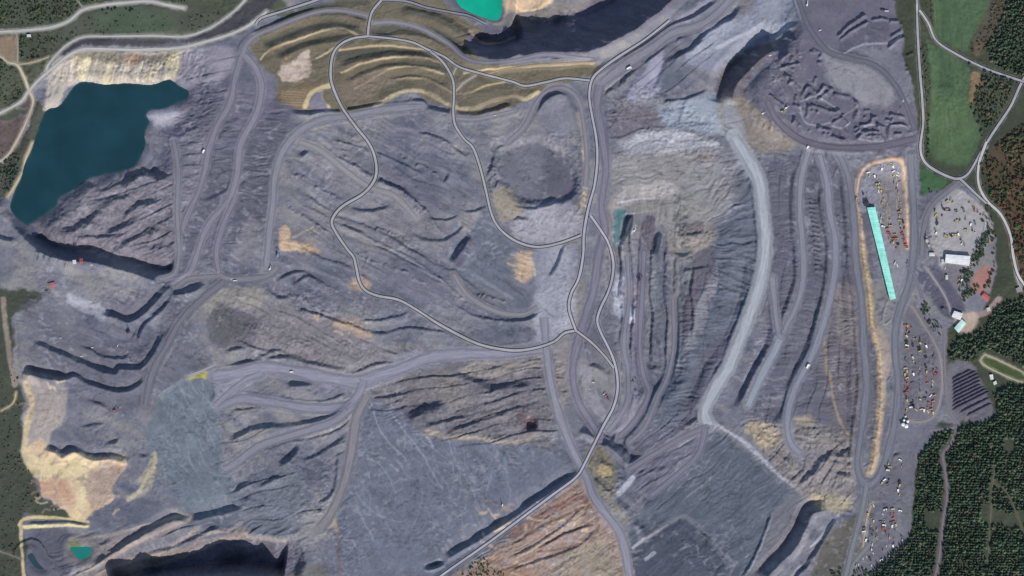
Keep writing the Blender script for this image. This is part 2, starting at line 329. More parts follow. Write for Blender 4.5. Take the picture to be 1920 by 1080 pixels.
# tan rock, bottom centre and right
paint("860,1090 902,1052 950,1012 1080,902 1102,902 1122,962 1152,1000 1168,1090", (154, 136, 130), 3)
for s, w, c in (("960,1000 1030,960 1086,930 1100,945", 14, (140, 108, 102)), ("960,1020 1020,985 1092,952", 3, (98, 70, 66)), ("962,1048 1040,1000 1092,962", 7, (182, 162, 148)), ("1010,1026 1040,1010 1066,996 1110,984", 2.5, (92, 72, 66)), ("1010,1034 1060,1026 1112,1004 1122,986", 2.5, (110, 84, 74)), ("890,1056 930,1048 990,1058", 5, (196, 170, 148)), ("1060,1034 1100,1048 1140,1060", 3, (120, 124, 104))):
    line(s, w, c, .8, 2.5)
paint("890,1066 960,1050 1000,1090 880,1090", (150, 120, 104), 6, .6)
paint("1060,1040 1140,1020 1150,1090 1050,1090", (146, 140, 128), 10, .7)
paint("1096,850 1130,840 1160,890 1150,930 1110,900", (120, 116, 108), 4)
paint("1120,880 1142,876 1146,892 1126,896", (176, 160, 126), 5, .8)
line("1122,918 1150,946 1168,972", 12, (136, 132, 118), .8, 5)
line("1160,926 1186,898", 9, (176, 178, 194), .9, 3); line("1186,1028 1206,1012", 5, (180, 182, 196), .9); line("1210,1048 1226,1036", 5, (160, 162, 178), .9)
line("1210,1012 1240,990 1276,968 1300,980 1330,1010 1366,1054", 5, (132, 132, 144), .8, 4)
line("1336,790 1370,812 1400,834 1450,880 1490,912 1540,952", 6, (158, 163, 180), .85, 3)
paint("1400,790 1470,800 1560,800 1606,850 1600,940 1540,956 1480,900 1430,850", (132, 127, 130), 8, .9)
paint("1400,800 1450,800 1462,824 1430,840", (188, 172, 146), 9, .6); paint("1490,782 1526,786 1516,800 1494,798", (176, 164, 144), 7, .6); paint("1520,920 1590,935 1580,960 1530,950", (166, 156, 136), 7, .8)
line("1556,700 1566,760 1580,800 1600,825", 4, (146, 136, 120), .8, 2); line("1546,640 1552,700", 5, (140, 132, 118), .7, 3)
paint("1540,1020 1580,980 1620,960 1596,1090 1520,1090", (98, 96, 92), 6, .9)
paint("1500,850 1540,836 1548,870 1520,900 1500,890", (116, 114, 124), 5, .8)
# bottom-left pit
paint("126,1010 220,1000 350,965 360,970 300,1010 200,1060 130,1060", (124, 118, 122), 5, .8)
paint("150,1090 200,1062 260,1044 400,1012 450,990 468,1000 360,1030 290,1056 290,1090", (132, 122, 120), 4, .9)
paint("270,1066 370,1026 440,1006 500,1012 545,1016 568,1042 556,1076 540,1120 270,1120", (104, 104, 120), 5)  # pit shadow put into the floor colour
paint("128,1018 152,1016 150,1026 128,1028", (110, 116, 84), 2, .9)
paint("500,1078 520,1070 540,1076 600,1050 610,1100 500,1100", (116, 114, 112), 4, .7)
line("632,990 638,1080", 5, (110, 90, 84), .5, 4); line("622,960 632,995", 4, (168, 152, 130), .7, 3)
# plough stripes / drag marks in the smooth slabs
def tracks(n, x0, y0, x1, y1, a0, spread, L0, L1, col, k, w=1.2):
    for i in range(n):
        x = x0+RNG.rand()*(x1-x0); y = y0+RNG.rand()*(y1-y0); a = a0+RNG.randn()*spread; L = L0+RNG.rand()*(L1-L0); da = RNG.randn()*.10; q = []
        for t in range(max(3, int(L/14))): q.append("%.1f,%.1f" % (x, y)); x += 14*math.cos(a); y += 14*math.sin(a); a += da+RNG.randn()*.10
        line(" ".join(q), w, col, k*(.5+RNG.rand()), 1.6)
tracks(46, 660, 760, 960, 960, 1.0, .35, 50, 170, (140, 148, 164), .38)
tracks(26, 650, 800, 1000, 980, 1.1, .5, 30, 110, (88, 94, 112), .4)
tracks(34, 300, 700, 400, 880, 1.0, .4, 25, 90, (142, 152, 166), .42)
tracks(30, 1240, 840, 1480, 1030, -.75, .4, 40, 130, (128, 134, 150), .34)
tracks(30, 720, 260, 900, 420, .55, .5, 30, 120, (136, 136, 150), .3)
tracks(30, 60, 540, 260, 760, .5, .6, 30, 100, (132, 130, 144), .3)
tracks(24, 560, 400, 900, 600, .55, .2, 60, 200, (142, 140, 150), .3); tracks(20, 560, 400, 900, 600, .55, .2, 60, 200, (98, 98, 114), .35)
tracks(22, 1420, 130, 1700, 270, .4, 1.0, 30, 80, (142, 142, 158), .35)
paint("44,560 130,600 200,650 300,600 330,560 380,545 330,620 300,700 270,760 180,760 60,700", (100, 101, 116), 10, .6)
# west and south-west tonal detail
paint("385,180 430,230 440,290 430,370 360,470 345,440 372,340 392,260", (98, 99, 114), 6, .75); paint("470,230 540,210 520,290 500,400 440,480 420,440 450,370 462,280", (97, 98, 113), 6, .75)
paint("320,250 380,250 372,330 350,400 330,400 326,330", (132, 130, 144), 8, .6); paint("474,400 492,480 436,482", (132, 130, 140), 4, .7)
paint("282,208 318,202 330,212 318,228 290,226", (180, 178, 194), 7, .6); paint("298,238 344,232 352,244 310,254", (84, 84, 106), 3, .8)
paint("354,112 380,96 424,96 430,112 404,146 366,158 348,140", (144, 141, 156), 5, .7); paint("476,128 500,140 520,172 500,190 484,180", (124, 122, 140), 6, .6)
tracks(40, 390, 180, 530, 480, .05, .06, 20, 60, (78, 80, 96), .4, 1.1); tracks(30, 390, 180, 530, 480, .05, .06, 20, 60, (128, 128, 142), .35, 1.1)
tracks(30, 120, 360, 310, 480, -.5, .15, 20, 70, (148, 144, 154), .4); tracks(24, 120, 360, 310, 480, -.5, .15, 20, 60, (92, 90, 104), .45)
paint("380,556 440,538 500,545 480,580 420,572 392,588", (144, 140, 136), 7, .7); paint("388,602 414,580 462,612 440,642 400,642", (96, 97, 102), 3, .8)
line("354,624 378,656 402,684 352,706 300,742", 2.6, (156, 158, 168), .7, 1.5); paint("300,730 352,704 400,684 356,628 316,668", (108, 110, 124), 5, .7)
line("396,694 402,748", 5, (92, 94, 110), .7, 2); paint("404,700 430,694 470,720 420,764 408,750", (134, 136, 154), 6, .7)
line("292,850 290,872 276,896 262,920", 5, (190, 180, 148), .7, 3); line("262,922 240,936", 5, (196, 190, 176), .6, 3)
for s_ in ("150,1078 200,1050 250,1022 300,1000 352,976", "160,1090 220,1062 290,1040 340,1012 372,990", "360,1010 400,998 446,992 462,1002", "290,1062 340,1044 380,1028 440,1008 540,1014"): line(s_, 5, (158, 148, 144), .7, 4)
line("130,1012 200,1004 280,984 350,966 356,974", 4, (160, 152, 150), .7, 3)
line("640,776 642,760 660,748", 3, (150, 152, 164), .5, 2); line("700,770 706,790 730,830 760,860", 2.2, (150, 156, 172), .6, 1.5); line("732,770 756,806 790,850 830,920", 2.2, (146, 152, 168), .6, 1.5); line("800,818 812,840", 2.4, (160, 164, 176), .7)
paint("770,660 800,664 830,690 760,700 700,716 690,700", (136, 138, 156), 8, .6); line("800,658 880,664 930,668", 2, (104, 106, 124), .5, 1.5); line("790,664 860,672 920,676", 2, (150, 152, 168), .5, 1.5)
paint("762,764 832,758 836,776 800,800 764,800", (92, 92, 106), 4, .6); paint("864,700 900,706 960,716 1000,716 1004,730 940,738 870,722", (92, 92, 106), 4, .6)
paint("812,694 860,700 880,740 860,770 820,740", (128, 124, 124), 6, .5); paint("1180,820 1300,800 1260,880 1190,900", (110, 110, 126), 10, .5)
for s_, w_, c_, k_ in (("540,345 570,352 620,392 700,420 780,450 860,500 960,560", 5, (142, 142, 152), .5), ("550,352 600,396 680,424 760,462 840,500 900,550", 4, (102, 104, 119), .5), ("560,384 620,424 700,452 800,508 880,560", 3, (146, 146, 156), .5), ("556,394 616,434 700,464 800,520", 3, (100, 102, 118), .5),
    ("716,238 800,250 880,262 940,262 980,240 1000,200", 6, (134, 134, 150), .6), ("740,230 820,242 900,254 950,252 980,222", 3, (104, 104, 120), .5), ("600,262 640,300 700,344 740,362 780,400", 9, (150, 147, 153), .5), ("620,250 700,262 780,300 860,330", 4, (134, 134, 146), .45),
    ("680,230 740,262 800,300 840,340 850,380", 5, (104, 106, 122), .45), ("540,500 600,510 660,540", 6, (136, 137, 150), .5), ("560,560 640,590 720,608 780,592 820,570", 5, (136, 137, 150), .5), ("700,370 760,400 810,440 860,445", 7, (106, 108, 124), .45), ("530,540 600,566 700,600", 3, (104, 104, 118), .5),
    ("1010,180 1030,160 1062,158 1090,180", 3, (144, 144, 160), .5), ("520,330 530,286 562,246 604,222 660,212", 5, (142, 142, 158), .5), ("506,420 512,350", 5, (140, 140, 156), .5),
    ("1395,1085 1415,1050 1432,1010 1450,962", 2.2, (160, 162, 176), .7), ("1520,1024 1545,1000 1572,966", 3, (172, 174, 186), .85), ("1480,1085 1500,1062 1524,1046", 3, (168, 170, 184), .8), ("1462,1085 1496,1040 1512,1004", 5, (140, 140, 154), .6),
    ("1330,200 1350,240 1376,262 1400,300", 12, (150, 158, 172), .6), ("1320,806 1290,850 1250,890 1210,910", 9, (124, 122, 138), .6), ("1190,860 1240,830 1300,806", 5, (134, 132, 148), .5), ("1180,800 1220,760 1250,720", 5, (134, 132, 148), .5)):
    line(s_, w_, c_, k_, 3)
paint("1452,956 1500,924 1536,954 1510,990 1470,1040 1410,1085 1400,1080 1436,1016", (122, 120, 131), 4, .7); paint("1370,1050 1400,1070 1440,1085 1340,1100", (84, 90, 106), 5, .6)
tracks(40, 1190, 810, 1330, 940, -.7, .12, 30, 100, (140, 138, 154), .4, 1.5); tracks(30, 1190, 810, 1330, 940, -.7, .12, 30, 80, (86, 88, 104), .45, 1.5)
tracks(50, 1260, 540, 1600, 780, .02, .08, 14, 40, (74, 76, 92), .35, 1.2); tracks(40, 1260, 540, 1600, 780, .02, .08, 14, 40, (130, 130, 144), .3, 1.2)
tracks(24, 900, 64, 1240, 100, -.3, .3, 20, 50, (104, 100, 120), .4, 1.2)
tracks(40, 1745, 10, 1800, 250, 1.5, .03, 40, 110, (96, 114, 88), .35, 1.3); tracks(30, 1745, 10, 1810, 250, 1.5, .03, 40, 110, (66, 86, 68), .35, 1.3)
paint("1010,560 1070,540 1076,610 1050,640 1014,640 1004,600", (172, 174, 188), 12, .75); paint("960,420 1040,400 1080,430 1040,452 980,448", (176, 175, 186), 10, .6); paint("1160,262 1250,246 1330,262 1350,280 1250,276 1180,286", (170, 172, 184), 9, .7); paint("1200,300 1290,290 1330,330 1260,370 1190,350", (160, 156, 157), 16, .65)
paint("1300,106 1340,60 1400,40 1440,0 1500,-20 1496,40 1440,76 1400,90", (156, 160, 176), 10, .6); paint("1270,200 1340,180 1358,230 1340,244 1300,236", (154, 164, 178), 8, .6)
paint("1180,180 1206,146 1234,110 1232,150 1222,186", (154, 154, 174), 6, .6); paint("690,700 800,660 860,660 760,700 690,730", (142, 143, 160), 8, .6); paint("440,700 520,690 600,700 480,706 420,750", (140, 142, 158), 8, .5)
# second pass of tonal detail, centre and pit
paint("1010,292 1056,300 1080,338 1062,370 1010,384", (97, 98, 113), 8, .7, .4); paint("936,280 1008,250 1008,384 958,372 932,340", (116, 117, 131), 10, .8); line("940,270 960,240 1000,220", 10, (118, 120, 136), .6, 6)
line("966,372 990,384 1020,387 1052,368", 3, (160, 158, 168), .7, 2); line("1086,280 1092,340 1070,390 1046,412", 7, (104, 104, 120), .6, 2)
paint("975,392 1050,380 1090,400 1092,436 1010,452 975,440", (154, 152, 166), 6, .7)
tracks(26, 980, 390, 1080, 430, 1.5, .3, 12, 34, (176, 176, 190), .3, 1)
paint("928,352 950,350 978,386 968,412 936,416 924,384", (150, 142, 132), 4, .8); paint("950,366 976,378 974,394 956,384", (150, 142, 132), 6, .6)
paint("845,486 862,462 878,440 888,446 880,470 862,496", (90, 90, 108), 3, .9)  # north-west facing face, its shade painted in
paint("862,404 884,396 900,402 880,440 862,430", (142, 140, 147), 5, .8)
paint("1006,470 1060,460 1086,480 1070,540 1046,600 1040,640 1014,640 1014,580", (147, 150, 166), 12, .75)
paint("1040,640 1070,640 1072,700 1050,780 1040,720", (134, 128, 130), 5, .7)
paint("1150,300 1250,288 1330,300 1380,360 1330,420 1250,372 1160,366", (143, 141, 146), 14, .85)
paint("1166,384 1240,374 1310,376 1330,412 1262,430 1230,404 1190,402", (142, 140, 141), 5, .8)
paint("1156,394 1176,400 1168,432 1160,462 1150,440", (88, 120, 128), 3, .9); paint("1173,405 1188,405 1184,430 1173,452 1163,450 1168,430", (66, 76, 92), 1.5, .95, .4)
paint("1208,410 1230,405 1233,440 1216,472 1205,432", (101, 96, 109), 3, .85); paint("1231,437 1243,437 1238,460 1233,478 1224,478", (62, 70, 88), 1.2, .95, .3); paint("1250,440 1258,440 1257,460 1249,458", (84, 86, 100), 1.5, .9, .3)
paint("1255,440 1300,424 1332,424 1336,456 1310,482 1268,480", (146, 140, 137), 6, .85); paint("1296,415 1320,412 1318,438 1296,438", (112, 107, 113), 2, .8)
paint("1188,440 1199,440 1197,500 1192,532 1186,500", (132, 132, 146), 2, .85); paint("1200,455 1216,478 1210,540 1202,520", (100, 98, 113), 3, .8)
paint("1270,480 1298,480 1291,530 1280,624 1267,624", (134, 134, 141), 3, .85); paint("1300,484 1336,470 1337,510 1325,534 1300,606 1280,650 1284,600", (100, 97, 110), 3, .9)
paint("1337,512 1350,520 1326,584 1300,636 1272,700 1264,690 1300,610", (132, 132, 144), 4, .8)
paint("1152,520 1166,520 1166,588 1152,588", (186, 190, 208), 4, .7); paint("1174,576 1186,576 1186,606 1175,606", (190, 190, 208), 2, .85); paint("1172,540 1190,530 1190,576 1174,576", (150, 140, 150), 3, .7)
paint("1444,452 1496,452 1490,482 1450,494", (98, 97, 115), 5, .8); paint("1568,540 1600,540 1606,640 1576,640", (126, 120, 124), 6, .8); paint("1340,640 1400,600 1396,650 1320,770 1270,790 1290,720", (96, 96, 112), 6, .7)
paint("1444,640 1480,640 1440,740 1400,780 1390,740", (98, 98, 114), 5, .6); paint("1150,210 1210,190 1236,230 1160,262", (120, 114, 126), 6, .6)
paint("1358,190 1380,196 1400,260 1428,330 1400,330 1372,270", (152, 158, 172), 6, .7)
paint("340,98 420,92 440,130 400,160 350,152", (142, 138, 152), 8, .6)
paint("1110,600 1150,600 1150,680 1110,690 1100,640", (98, 98, 114), 4, .6); paint("1088,690 1104,690 1126,740 1140,790 1120,780 1094,730", (150, 148, 160), 4, .7); paint("1140,800 1180,740 1196,720 1200,760 1170,810", (144, 140, 156), 5, .7)
paint("560,420 700,470 840,560 900,600 860,600 740,540 600,480", (124, 124, 138), 8, .5); paint("620,270 760,330 840,420 860,470 800,460 720,400 640,340", (110, 110, 126), 10, .5)
paint("570,262 620,280 690,350 640,360 590,320", (134, 131, 140), 8, .6); paint("690,340 760,370 800,430 780,440 720,410 670,370", (130, 128, 138), 8, .6)

for x0, y0, x1, y1 in ((522, 432, 596, 474), (954, 472, 1000, 530), (624, 600, 704, 632), (660, 522, 694, 544), (60, 850, 236, 960), (46, 710, 120, 800), (900, 940, 1130, 1080), (520, 105, 590, 150)):
    A_ = (x1-x0)*(y1-y0)
    for i in range(int(6+A_/260)):
        x = x0+RNG.rand()*(x1-x0); y = y0+RNG.rand()*(y1-y0); dx = RNG.randn()*7; dy = RNG.randn()*4
        line("%g,%g %g,%g %g,%g" % (x-dx, y-dy, x+RNG.randn()*2, y+RNG.randn()*2, x+dx, y+dy), 1+RNG.rand()*3.5, random.choice([(140, 128, 124), (150, 136, 128), (212, 196, 172), (160, 132, 118)]), .45, 2)
sy_, sx_, d_ = poly_sd(P("60,100 900,230 1110,160 1700,100 1690,990 1200,1080 640,1060 300,940 60,700"), 30, 1.0)
dn_ = sstep(.12, .55, fbm((X+WYn*18)/9, (Y+WXn*18)/6, 3, 101))[sy_, sx_]*sstep(-30, 30, d_)*sstep(-.25, .3, fbm(X/70, Y/70, 3, 102))[sy_, sx_]
C[sy_, sx_] += (dn_*.55)[..., None]*(alb((150, 150, 163)).astype(np.float32)-C[sy_, sx_])*(C[sy_, sx_].mean(-1) > .1)[..., None]
dd_ = sstep(.15, .6, fbm((X-WYn*18)/8, (Y+WXn*18)/5, 3, 111))[sy_, sx_]*sstep(-30, 30, d_)*sstep(-.25, .3, fbm(X/60, Y/60, 3, 112))[sy_, sx_]
C[sy_, sx_] *= (1-dd_*.34)[..., None]
# ------------------------------------------------------------------ RELIEF
plateau("1500,-60 1716,-60 1716,290 1600,290 1500,262 1430,226 1402,180 1404,150 1440,104 1480,60", 52, 26, .5)
plateau("20,160 90,140 240,90 360,90 380,170 300,330 200,340 100,400 60,470 0,400 0,250", -24, 26)
plateau("1150,390 1270,370 1280,560 1262,720 1170,720 1150,560", -26, 18)
plateau("620,700 1080,860 1060,920 820,1090 620,1090", -10, 30)
plateau("934,290 1000,262 1060,290 1082,340 1056,376 966,370", -20, 9, .5)
plateau("100,560 280,560 270,660 210,690 110,650", -14, 30)
S = scarp
# top centre terraces
for s, w in (("480,70 520,48 572,28 640,26 690,38", 7), ("498,96 560,70 612,54 672,64", 10), ("520,112 570,90 620,78 672,74", 8), ("700,84 760,64 830,82 892,118", 8), ("640,124 700,108 770,106 840,124", 8), ("650,154 700,132 750,124 830,134", 5), ("720,156 780,144 840,164", 4)):
    S(s, w, w*1.15)
S("566,216 620,211 668,213 704,201 726,190", 6); S("764,188 800,201 850,214 892,216 925,210 965,195", 6); S("540,206 566,214 580,208", 5)
S("755,18 800,26 850,44 880,66 900,84", 6, 8)
# great dark face
S("868,100 900,112 940,115 985,112", 32, 84, 20, 60, .4); S("950,114 1000,111 1050,109 1100,100 1150,80 1200,52 1250,10 1300,-40", 56, 116, 20, 70, .4, 24)
S("1000,80 1060,40 1120,20 1200,-20", 8, 12); S("940,60 1000,44 1040,20 1100,0", 6, -6)
S("1112,146 1140,124 1180,102 1220,76 1256,52 1300,34 1346,2", 5.5, 12, 10, 14, .2)
S("1240,118 1268,108 1300,92 1322,66 1350,48 1376,34 1392,10", 6, 12); S("1264,84 1284,62 1320,46", 5, 9)
S("1196,128 1220,108 1250,84", 4, 8); S("1130,186 1160,160 1200,130", 6, 10, 14, 14, 1); S("1230,170 1244,130 1250,110", 5, 7)
S("1240,192 1290,184 1330,166", 3, 6); S("1276,236 1284,200 1296,184", 4, 5); S("1340,94 1400,66 1440,40", 5, -6)
# crescent west of coal yard
S("1372,196 1380,160 1402,134 1434,104 1462,92", 22, 48, 18, 26, .2)
S("1440,84 1470,60 1496,44", 3.5, 7, 8, 8)
# coal yard bunds
for s, w, h in (("1568,72 1590,50 1622,28", 4, 7), ("1572,78 1600,56 1626,42", 3.5, 6), ("1630,40 1650,36 1664,40", 3, 6), ("1664,42 1682,42 1688,56 1668,70", 3.5, 6), ("1664,92 1680,76 1694,70", 4, 8),
    ("1506,176 1516,164 1530,178 1544,164", 3.5, 7), ("1530,190 1548,176 1562,168", 3.5, 6), ("1515,196 1512,222", 3.5, 7), ("1518,198 1560,210 1574,206", 3.5, 7), ("1560,232 1576,222 1590,234", 3, 6), ("1530,242 1556,244", 3.5, 7),
    ("1560,256 1584,264", 3.5, 7), ("1468,258 1504,264", 3.5, 7), ("1440,180 1470,200", 3, 7), ("1486,224 1500,240", 3, 6), ("1470,140 1500,170", 3, 6), ("1460,116 1480,100", 3, 7), ("1464,128 1500,120", 3, 6),
    ("1470,70 1490,80 1500,110", 4, 8), ("1610,236 1632,230 1634,218", 3.5, 7), ("1640,236 1660,238", 3, 7), ("1604,262 1624,248 1650,248", 3.5, 7), ("1666,262 1668,236 1700,240 1704,262", 3.5, 7), ("1672,252 1690,250", 3, 6),
    ("1622,256 1650,254 1654,266", 3, 6), ("1664,216 1690,220 1700,228", 3.5, 7), ("1630,222 1644,220", 3.5, 6), ("1600,190 1606,206 1602,226", 5, 8), ("1560,178 1590,184 1604,200", 4, 6), ("1540,160 1560,170", 4, 6), ("1476,158 1490,150", 3, 6)):
    ridge(s, w*1.3, h*1.75, 0.3, .3, 2.0)
for i in range(60):
    x = 1430+RNG.rand()*270; y = 90+RNG.rand()*175
    if 1545 < x < 1665 and 95 < y < 195: continue
    a = random.choice([0.3, 0.35, 1.8, 1.9, -0.6]); L = 6+RNG.rand()*12
    ridge("%g,%g %g,%g" % (x, y, x+L*math.cos(a), y+L*math.sin(a)), 3.2+RNG.rand()*1.6, 7+RNG.rand()*5, .3, .4, 2.0)
for k in range(9): ridge("%g,%g %g,%g" % (1572+k*9, 84-k*2.5+0.08*k*k, 1582+k*9, 102-k*3.4), 1.6, 1.6)
# lakeside cliffs
S("8,372 16,404 40,442 84,478 128,489 166,490 214,502 260,516 308,529 340,522", 19, 58, 26, 20, .25); line("30,404 56,436 96,464 130,478 200,492", 16, (84, 88, 106), .8, 5)  # dark strip paints the cliff's shadow onto the gully
S("60,470 130,492 60,470", 3)
S("-20,446 10,450 30,456", 6, 12)
for s, w in (("232,354 262,330 296,326", 9), ("130,366 160,352 176,358", 9), ("170,390 196,376 224,372 250,368", 6), ("176,402 200,384 214,386", 6), ("140,420 166,418 180,404 200,404", 6), ("226,408 262,388 300,378", 7), ("116,440 150,430 184,420", 7), ("196,438 236,424 262,410", 8), ("130,460 160,450 196,446 240,440", 5), ("206,478 250,452 300,430", 6), ("270,470 300,460 312,452", 5), ("240,476 280,462", 4)):
    S(s, w, w*1.7, None, None, .9)
S("262,322 290,336 318,330", 8, 12); S("380,380 420,360 470,340", 4, 4)
# south west benches
S("190,590 214,596 240,604 268,590 294,566 312,546 330,536", 9, 18, 12, 14, .2)
S("318,552 340,554 362,548 384,534", 18, 36, 14, 14, .3)
S("64,641 110,664 160,684 212,702 226,692 262,692 280,676 296,650 308,620", 6, 14, 26, 12, .2)
S("42,698 90,708 120,712 140,706 160,718 205,732 238,735 262,722 272,708", 6, 14, 20, 12, .2)
S("42,700 80,710 122,716", 13, 26, 16, 8, .1)
S("256,642 268,612 284,598 304,582 322,560", 4, 9); S("246,640 256,616", 3, 7); S("150,650 190,668 232,672 246,660", 3, 6); S("282,672 262,700", 2, 3)
S("290,690 304,660 330,620 334,600", 3, 5); S("160,752 190,758 200,772", 3, 6); S("150,800 190,796 160,812", 3, 4)
S("82,842 102,850 118,859 136,848 172,864 212,862 238,872", 9, 20, 14, 10, .2); S("194,832 214,832 226,820", 4, 8); S("258,858 282,856", 5, 12, 8, 8)
S("20,600 28,680 38,720", 5, 8, 8, 8)
# bottom left pit
for s, w in (("356,976 400,968 448,956 452,946", 9), ("452,944 474,934", 7), ("440,930 450,914 474,906", 5)): S(s, w)
S("170,1064 220,1034 270,1006 300,990 330,978 352,982", 10, 20, 10, 14); S("268,1046 320,1028 370,1010 412,986", 5, 11); S("230,1074 260,1064 300,1064", 4, 9); S("180,1030 210,1010", 5, 8)
S("60,1030 70,1060 90,1070", 6, 9)
S("215,1118 300,1096 380,1086 470,1086 530,1094", 22, 150, 12, 60, .2, 6)
plateau("290,1060 370,1030 440,1008 500,1014 545,1018 566,1042 556,1080 540,1130 280,1130", -36, 12, .6)
S("380,1004 440,1012 520,1016 566,1010", 10, -14, 12, 20)
S("48,982 110,981 166,984", 3, 6); 
# centre terraces
for s, w in (("568,362 600,388 626,402", 3), ("656,392 700,398 736,388", 3.5), ("800,412 840,414 862,404", 2.5), ("868,398 892,398 914,386", 3), ("770,436 800,452 832,452 862,436 872,420", 4), ("620,402 700,432 760,462 800,486 850,512 900,548", 2.5),
    ("560,462 600,484 640,496 666,510", 3), ("570,384 620,412 690,440", 2), ("700,460 760,490 820,520 870,560", 2.5), ("640,420 700,450 780,490 840,530", 2), ("846,494 866,470 886,440", 8), ("590,280 640,300 700,330 760,360", 3), ("700,336 760,360 800,400 830,440", 3.5),
    ("620,260 680,280 740,300 800,330", 2.5), ("500,540 520,560 548,556", 4), ("520,530 560,510 600,530", 3), ("676,600 720,600 770,586", 2.5), ("556,578 620,598 680,618 720,626 760,617 820,622 880,636", 3), ("850,572 900,596 960,604 1000,596 1016,582", 3),
    ("920,590 980,602 1012,584", 3), ("1028,524 1046,500 1056,470 1060,452", 4.5), ("928,290 940,276 962,270", 3), ("916,330 926,300 934,286", 4), ("1008,214 1020,190 1044,176 1062,180", 6), ("958,416 974,410 990,414", 3),
    ("560,300 580,284 584,276", 5), ("780,250 830,262 880,300", 3), ("830,346 840,336 844,320", 3.5), ("1050,285 1072,300 1086,330", 3), ("960,386 1000,392 1050,380", 3), ("548,536 580,520 620,540", 3), ("962,200 974,196", 4)):
    S(s, w, w*1.9)
for s in ("545,325 575,337 600,357 642,380", "534,368 546,396 580,416 622,440", "634,280 660,306 682,326 742,348 782,378 802,402", "738,284 790,312 826,332 830,344", "676,478 720,498 762,514 802,534", "942,290 930,312 936,332 928,352", "700,430 740,440 780,462", "570,270 560,300", "520,548 560,560 600,580 640,590", "700,350 750,372 790,400", "860,560 900,556 950,568"):
    ridge(s, 4.2, 7, .85, .8)
# lower centre network
for s, w in (("480,672 500,664 520,656 540,664", 4), ("440,640 480,652 520,660", 3), ("496,678 540,670 580,682 620,692 650,694", 6), ("640,700 668,700 700,686 740,680", 4), ("538,726 560,722 590,722", 8), ("520,750 560,752 610,754 640,744 650,738", 3.5),
    ("432,826 480,806 540,800 590,794 620,782 644,772", 7), ("420,660 440,656 464,654", 4), ("440,700 456,690 480,684", 8), ("480,915 510,904 532,892", 4), ("524,878 546,862 566,832", 7), ("566,864 600,850 640,826 652,812", 4), ("590,948 620,930 632,896 634,850", 4),
    ("700,722 730,714 752,710", 3), ("764,792 790,778 816,770 836,762", 11), ("796,798 840,790 882,780", 3.5), ("846,808 900,794 956,774", 4), ("862,708 890,716 920,730 962,728 1000,724", 8), ("980,810 1004,800", 8), ("470,650 484,660", 3), ("720,655 740,665 752,662", 3),
    ("378,700 392,750 404,752", 3), ("384,764 404,752", 3), ("590,808 640,778 660,770", 3), ("500,842 540,828 580,826", 2.5), ("430,770 470,768 500,760", 2.5), ("900,780 950,762", 3)):
    S(s, w, w*1.7)
S("836,1050 900,1012 960,974 1020,934 1060,910 1082,896", 9, 19, 10, 20, .2)
S("792,1068 806,1068 816,1066 836,1058", 6, 24, 6, 8, .2)
S("1086,808 1112,820 1140,836 1170,866 1188,896", 15, 36, 12, 16, .2); S("1118,856 1136,874 1156,884", 6, 9); S("1100,892 1124,908 1146,930", 4, 8); S("1156,934 1172,958 1190,984 1200,1000", 9, 18, 10, 10); S("1182,1034 1196,1050", 5, 9)
S("1230,886 1256,874", 5, 9, 8, 8); S("1072,758 1088,764 1100,790 1116,808", 4, 8)
for s in ("960,1046 1010,1018 1050,990 1092,955", "1010,1030 1040,1012 1070,998 1110,985", "960,1068 1030,1046 1090,1020 1120,990"): S(s, 2.5, 5)
# pit slots (east of the main road)
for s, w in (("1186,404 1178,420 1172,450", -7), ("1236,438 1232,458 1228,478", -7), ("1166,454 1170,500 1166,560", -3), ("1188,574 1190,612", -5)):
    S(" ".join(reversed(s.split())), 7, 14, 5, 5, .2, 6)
for s in ("1166,684 1186,682", "1208,684 1220,692 1240,696", "1100,690 1120,690 1142,708"): S(s, 6, 12)
for x in (1170, 1183, 1200, 1222, 1250): ridge("%d,470 %d,520 %d,600 %d,670" % (x, x+2, x+3, x), 4, 5, .5)
S("1210,774 1224,750 1234,728", 6, 14, 6, 6); S("1170,816 1200,790 1214,780", 3, 6)
for s in ("1256,472 1280,480 1300,470", "1280,440 1320,440", "1276,510 1310,504 1330,500"): S(s, 3, 6)
S("1266,810 1300,790 1322,776", 4, 7); S("1260,722 1290,716", 3, 6)
# bottom right
S("1430,1090 1460,1060 1490,1030 1512,990 1524,964 1552,958", 17, 34, 12, 10, .3); S("1392,1085 1412,1050 1430,1010 1448,960", 3, 7); S("1486,1092 1520,1050 1546,1010 1574,968", 5, 11); S("1340,792 1400,836 1450,882 1500,920", 3, -6)
S("1500,912 1530,890 1545,864 1600,852", 9, 12, 20, 20, 1); S("1548,866 1580,870 1602,868", 3, 6); S("1560,900 1600,888", 6, 9); S("1564,920 1590,905", 4, 7); S("1200,1016 1240,996 1276,974", 3, -6)
S("1300,982 1330,1014 1366,1060", 4, 9); S("1490,900 1510,880 1512,850", 4, 7); S("1340,1080 1370,1050", 5, 6); S("1290,1000 1310,1030", 3, 5)
S("1658,862 1672,856 1690,854", 3.5, 9); S("1450,840 1480,870", 5, 8)
